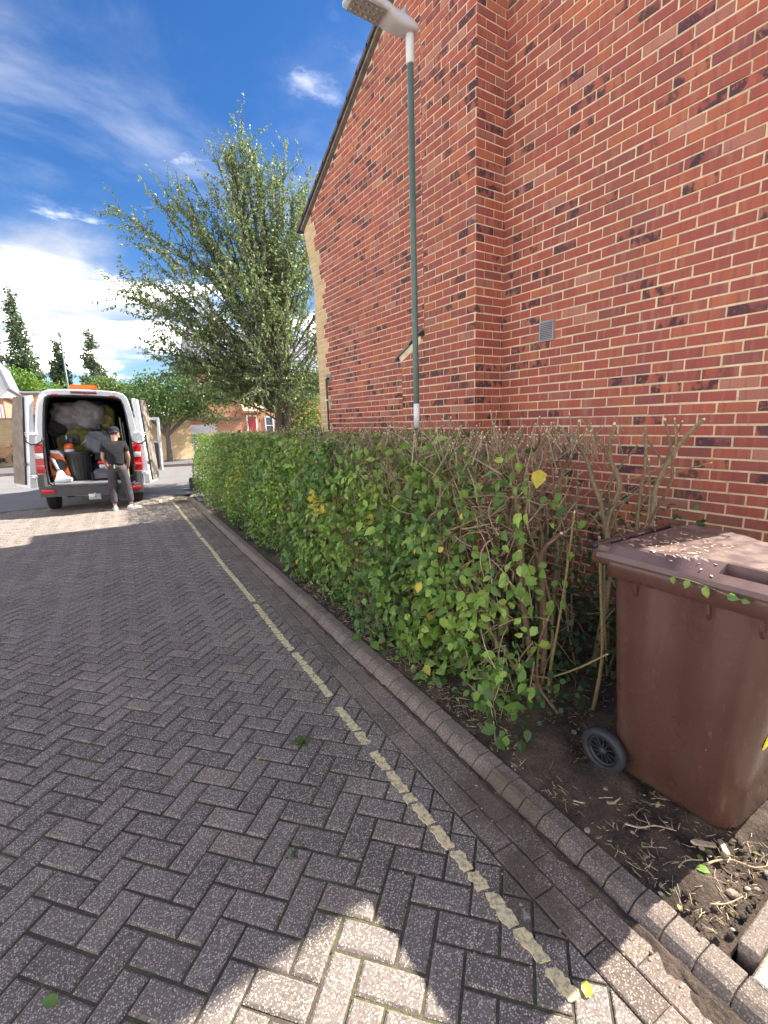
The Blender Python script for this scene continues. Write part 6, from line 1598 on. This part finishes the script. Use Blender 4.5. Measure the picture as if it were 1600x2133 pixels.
# garage
ga = thing('garage', 'low brick garage with pale lilac door beyond the buff wall', 'garage', (6.0, 27.2, .03))
tbox(MB(), (-1.1, 0, -.2), (-.87, 4, 1.93)).build('side_wall', ORB, ga, True); tbox(MB(), (.62, 0, -.2), (2.0, 4, 1.93)).build('front_wall', ORB, ga, True); tbox(MB(), (-.868, .02, 1.70), (.618, .2, 1.93)).build('lintel', ORB, ga, True)
for i in range(6): m = MB(); m.rbox((-.862, .04, .0+i*.283), (.612, .07, .280+i*.283), .008, seg=1); m.build('door_panel', GDR, ga, True)
m = MB(); m.box((-.32, .01, .93), (-.27, .045, 1.06)); m.build('handle', BLK, ga, True)
m = MB(); m.box((-1.25, -.2, 1.932), (2.15, 4.2, 2.06)); m.build('flat_roof', BRD, ga, True)
# brick outbuilding with a flat roof left of the van
ob2 = thing('brick_outbuilding', 'small brick block with flat grey roof left of the van', 'outbuilding', (-1.55, 27.6, .03))
tbox(MB(), (-.34, 0, 2.38), (.30, 2.2, 3.33)).build('upper_wall', ORB, ob2, True); MB().box((-.30, .06, -.2), (.28, 2.1, 2.378)).build('dark_doorway', BRD, ob2, True)
MB().rbox((-.42, -.14, 3.332), (.38, 2.3, 3.43), .02, seg=1).build('flat_roof', SLT, ob2, True)
# white rendered house at the left edge
wh = thing('white_house', 'white rendered gable with a blue grey window at the left edge', 'house', (-4.95, 31.5, .03))
m = MB(); m.prism([(-3.5, 3.45), (2.25, 3.45), (2.25, 3.9), (1.95, 5.2), (-.6, 7.4), (-3.5, 5.2)], 0, 6, axis=1); m.build('rendered_wall', REN, wh, True)
m = MB(); tbox(m, (-3.5, .04, -.2), (2.0, 5.8, 3.448)); m.build('brick_base', ORB, wh, True)
m = MB(); m.prism([(2.25, 3.80), (2.40, 3.82), (2.02, 5.30), (1.90, 5.22)], -.25, 6, axis=1); m.prism([(1.95, 5.2), (2.05, 5.32), (-.6, 7.62), (-.6, 7.4)], -.25, 6, axis=1); m.build('roof_verge', SLT, wh, True)
m = MB(); m.box((-3.6, -.02, 3.36), (2.3, .04, 3.50)); m.build('string_course', FR_, wh, True)
m = MB(); m.box((1.05, -.06, 4.05), (1.12, .03, 5.0)); m.box((1.70, -.06, 4.05), (1.77, .03, 5.0)); m.box((1.12, -.06, 4.93), (1.70, .03, 5.0)); m.box((1.12, -.06, 4.05), (1.70, .03, 4.12)); w1 = m.build('window', FR_, wh, True)
MB().box((1.12, -.02, 4.12), (1.70, .01, 4.93)).build('pane', flat('blue_pane', (.16, .22, .36), .1), w1, True)
for i in range(7): m = MB(); m.prism([(1.1+i*.13, 2.35), (1.19+i*.13, 2.35), (1.19+i*.13, 2.98), (1.145+i*.13, 3.05), (1.1+i*.13, 2.98)], -.35, -.32, axis=1); m.build('picket', FR_, wh, True)
# far lamp post
fl = thing('street_lamp', 'slim green lamp post far off behind the van', 'street lamp', (-.05, 36, 0))
m = MB(); m.tube([(0, 0, -.2), (0, 0, 7.25)], [.075, .045], 8); m.build('post', green_m, fl, True); m = MB(); m.lathe([(.05, 7.25), (.10, 7.35), (.11, 7.48), (.06, 7.55), (.02, 7.6)], 10); m.build('lantern', SLT, fl, True)

# ================================================================== bicycle and sack trolley
bk_ = thing('bicycle', 'orange mountain bicycle leaning on the buff wall', 'bicycle', (-3.52, 28.72, .03), R(2)); ORF = flat('orange_frame', (.80, .22, .03), .3, var=.1)
def wheel_b(x):
    m = MB(); Mx = TR(x, 0, .34) @ Matrix.Rotation(math.pi/2, 4, 'X')
    m.lathe([(.300, -.022), (.335, -.024), (.345, 0), (.335, .024), (.300, .022)], 30, M=Mx, caps=False); w_ = m.build('wheel', WH, bk_, True)
    m = MB(); m.lathe([(.285, -.012), (.302, -.012), (.302, .012), (.285, .012)], 30, M=Mx, caps=False); m.lathe([(.0, -.03), (.025, -.03), (.025, .03), (0, .03)], 10, M=Mx)
    for k in range(14): a = k*math.pi/7; m.tube([(x+.02*math.cos(a), 0, .34+.02*math.sin(a)), (x+.29*math.cos(a), 0, .34+.29*math.sin(a))], .003, 4)
    m.build('spokes', STL, w_, True)
wheel_b(0); wheel_b(1.08)
m = MB()
for a, b, r in (((0,0,.34),(.42,0,.32),.016), ((0,0,.34),(.30,0,.80),.014), ((.42,0,.32),(.28,0,.92),.019), ((.42,0,.32),(.86,0,.78),.024), ((.29,0,.84),(.84,0,.92),.020), ((.84,0,.93),(.88,0,.74),.024)): m.tube([a, b], r, 8)
m.build('frame', ORF, bk_, True)
m = MB(); m.tube([(.88,-.05,.74),(1.0,-.05,.5),(1.08,-.05,.34)], .018, 8); m.tube([(.88,.05,.74),(1.0,.05,.5),(1.08,.05,.34)], .018, 8); m.build('fork', BLK, bk_, True)
m = MB(); m.tube([(.84,0,.93),(.82,0,1.0)], .016, 8); m.tube([(.84,-.30,1.04),(.82,-.1,1.0),(.82,.1,1.0),(.84,.30,1.04)], .014, 8); m.build('handlebar', BLK, bk_, True)
m = MB(); m.tube([(.28,0,.92),(.265,0,1.0)], .015, 8); m.rbox((.13,-.06,1.0),(.38,.06,1.045), .02); m.build('saddle', BLK, bk_, True)
m = MB(); m.lathe([(.0,-.01),(.09,-.01),(.09,.01),(0,.01)], 18, M=TR(.42,-.04,.32) @ Matrix.Rotation(math.pi/2, 4, 'X')); m.tube([(.42,-.06,.32),(.53,-.06,.20)], .012, 6); m.rbox((.50,-.14,.185),(.58,-.06,.21), .008); m.build('crankset', BLK, bk_, True)
ty = thing('sack_trolley', 'black folding trolley standing on the footway at the far hedge end', 'trolley', (2.42, 12.75, .01), R(-62))
m = MB()
for s in (-1, 1): m.tube([(s*.17, .06, .10), (s*.17, .10, .55), (s*.15, .16, .82)], .014, 8)
m.tube([(-.15, .16, .82), (-.12, .19, .87), (.12, .19, .87), (.15, .16, .82)], .014, 8)
for z in (.2, .38, .55): m.tube([(-.17, .07+.06*z, z), (.17, .07+.06*z, z)], .009, 6)
m.build('frame', BLK, ty, True); m = MB(); m.rbox((-.19, -.22, .03), (.19, .06, .05), .008); m.build('toe_plate', BLK, ty, True)
m = MB(); m.rbox((-.13, -.12, .05), (.13, .04, .34), .04); m.build('carrier_bag', flat('trolley_bag', (.035, .04, .045), .7), ty, True)
for s in (-1, 1): m = MB(); m.lathe([(0, -.015), (.07, -.017), (.075, 0), (.07, .017), (0, .015)], 16, M=TR(s*.21, .10, .075) @ Matrix.Rotation(math.pi/2, 4, 'Y')); m.build('wheel', WH, ty, True)
# kerbside yellow bars near the junction
jl = MB()
for (a, b, q) in ((11.75, 12.25, -.62), (11.9, 12.5, -.36)):
    jl.add([K(a, q, .006), K(a, q+.06, .006), K(b, q+.09, .006), K(b, q+.02, .006)], [(0,1,2,3)])
jl.build('yellow_line', MB_['line'], kind='structure', label='short yellow bars painted at the junction')
# unseen terrace added to the left: sunlit front bounces light onto the house
h3 = thing('bounce_terrace', 'unseen rendered terrace house added across the street to bounce sunlight', 'house', (-9.6, 1.5, 0))
tbox(MB(), (-6, -9, -.2), (0, 9, 5.2)).build('house_wall', REN, h3, True)
m = MB(); m.prism([(.45, 5.0), (-6.45, 5.0), (-3, 7.6)], -9.3, 9.3, axis=1); m.build('roof', SLT, h3, True)
for yy in (-6.5, -2.5, 1.5, 5.5):
    for z0 in (.9, 3.2):
        m = MB(); m.box((-.03, yy, z0), (.04, yy+1.3, z0+1.3)); w_ = m.build('window', FR_, h3, True); MB().box((.041, yy+.08, z0+.08), (.05, yy+1.22, z0+1.22)).build('pane', WGL, w_, True)

# unseen house added behind the camera to shade the returns facing this way
h4 = thing('brick_house', 'unseen red brick house added behind the camera to block sky light', 'house', (6.4, -9, 0))
tbox(MB(), (-3.9, -5, -.2), (3.9, 4.6, 5.2)).build('house_wall', ORB, h4, True)
m = MB(); m.prism([(-4.3, 5.1), (4.3, 5.1), (0, 8.1)], -5.3, 4.9, axis=1); m.build('roof', SLT, h4, True)
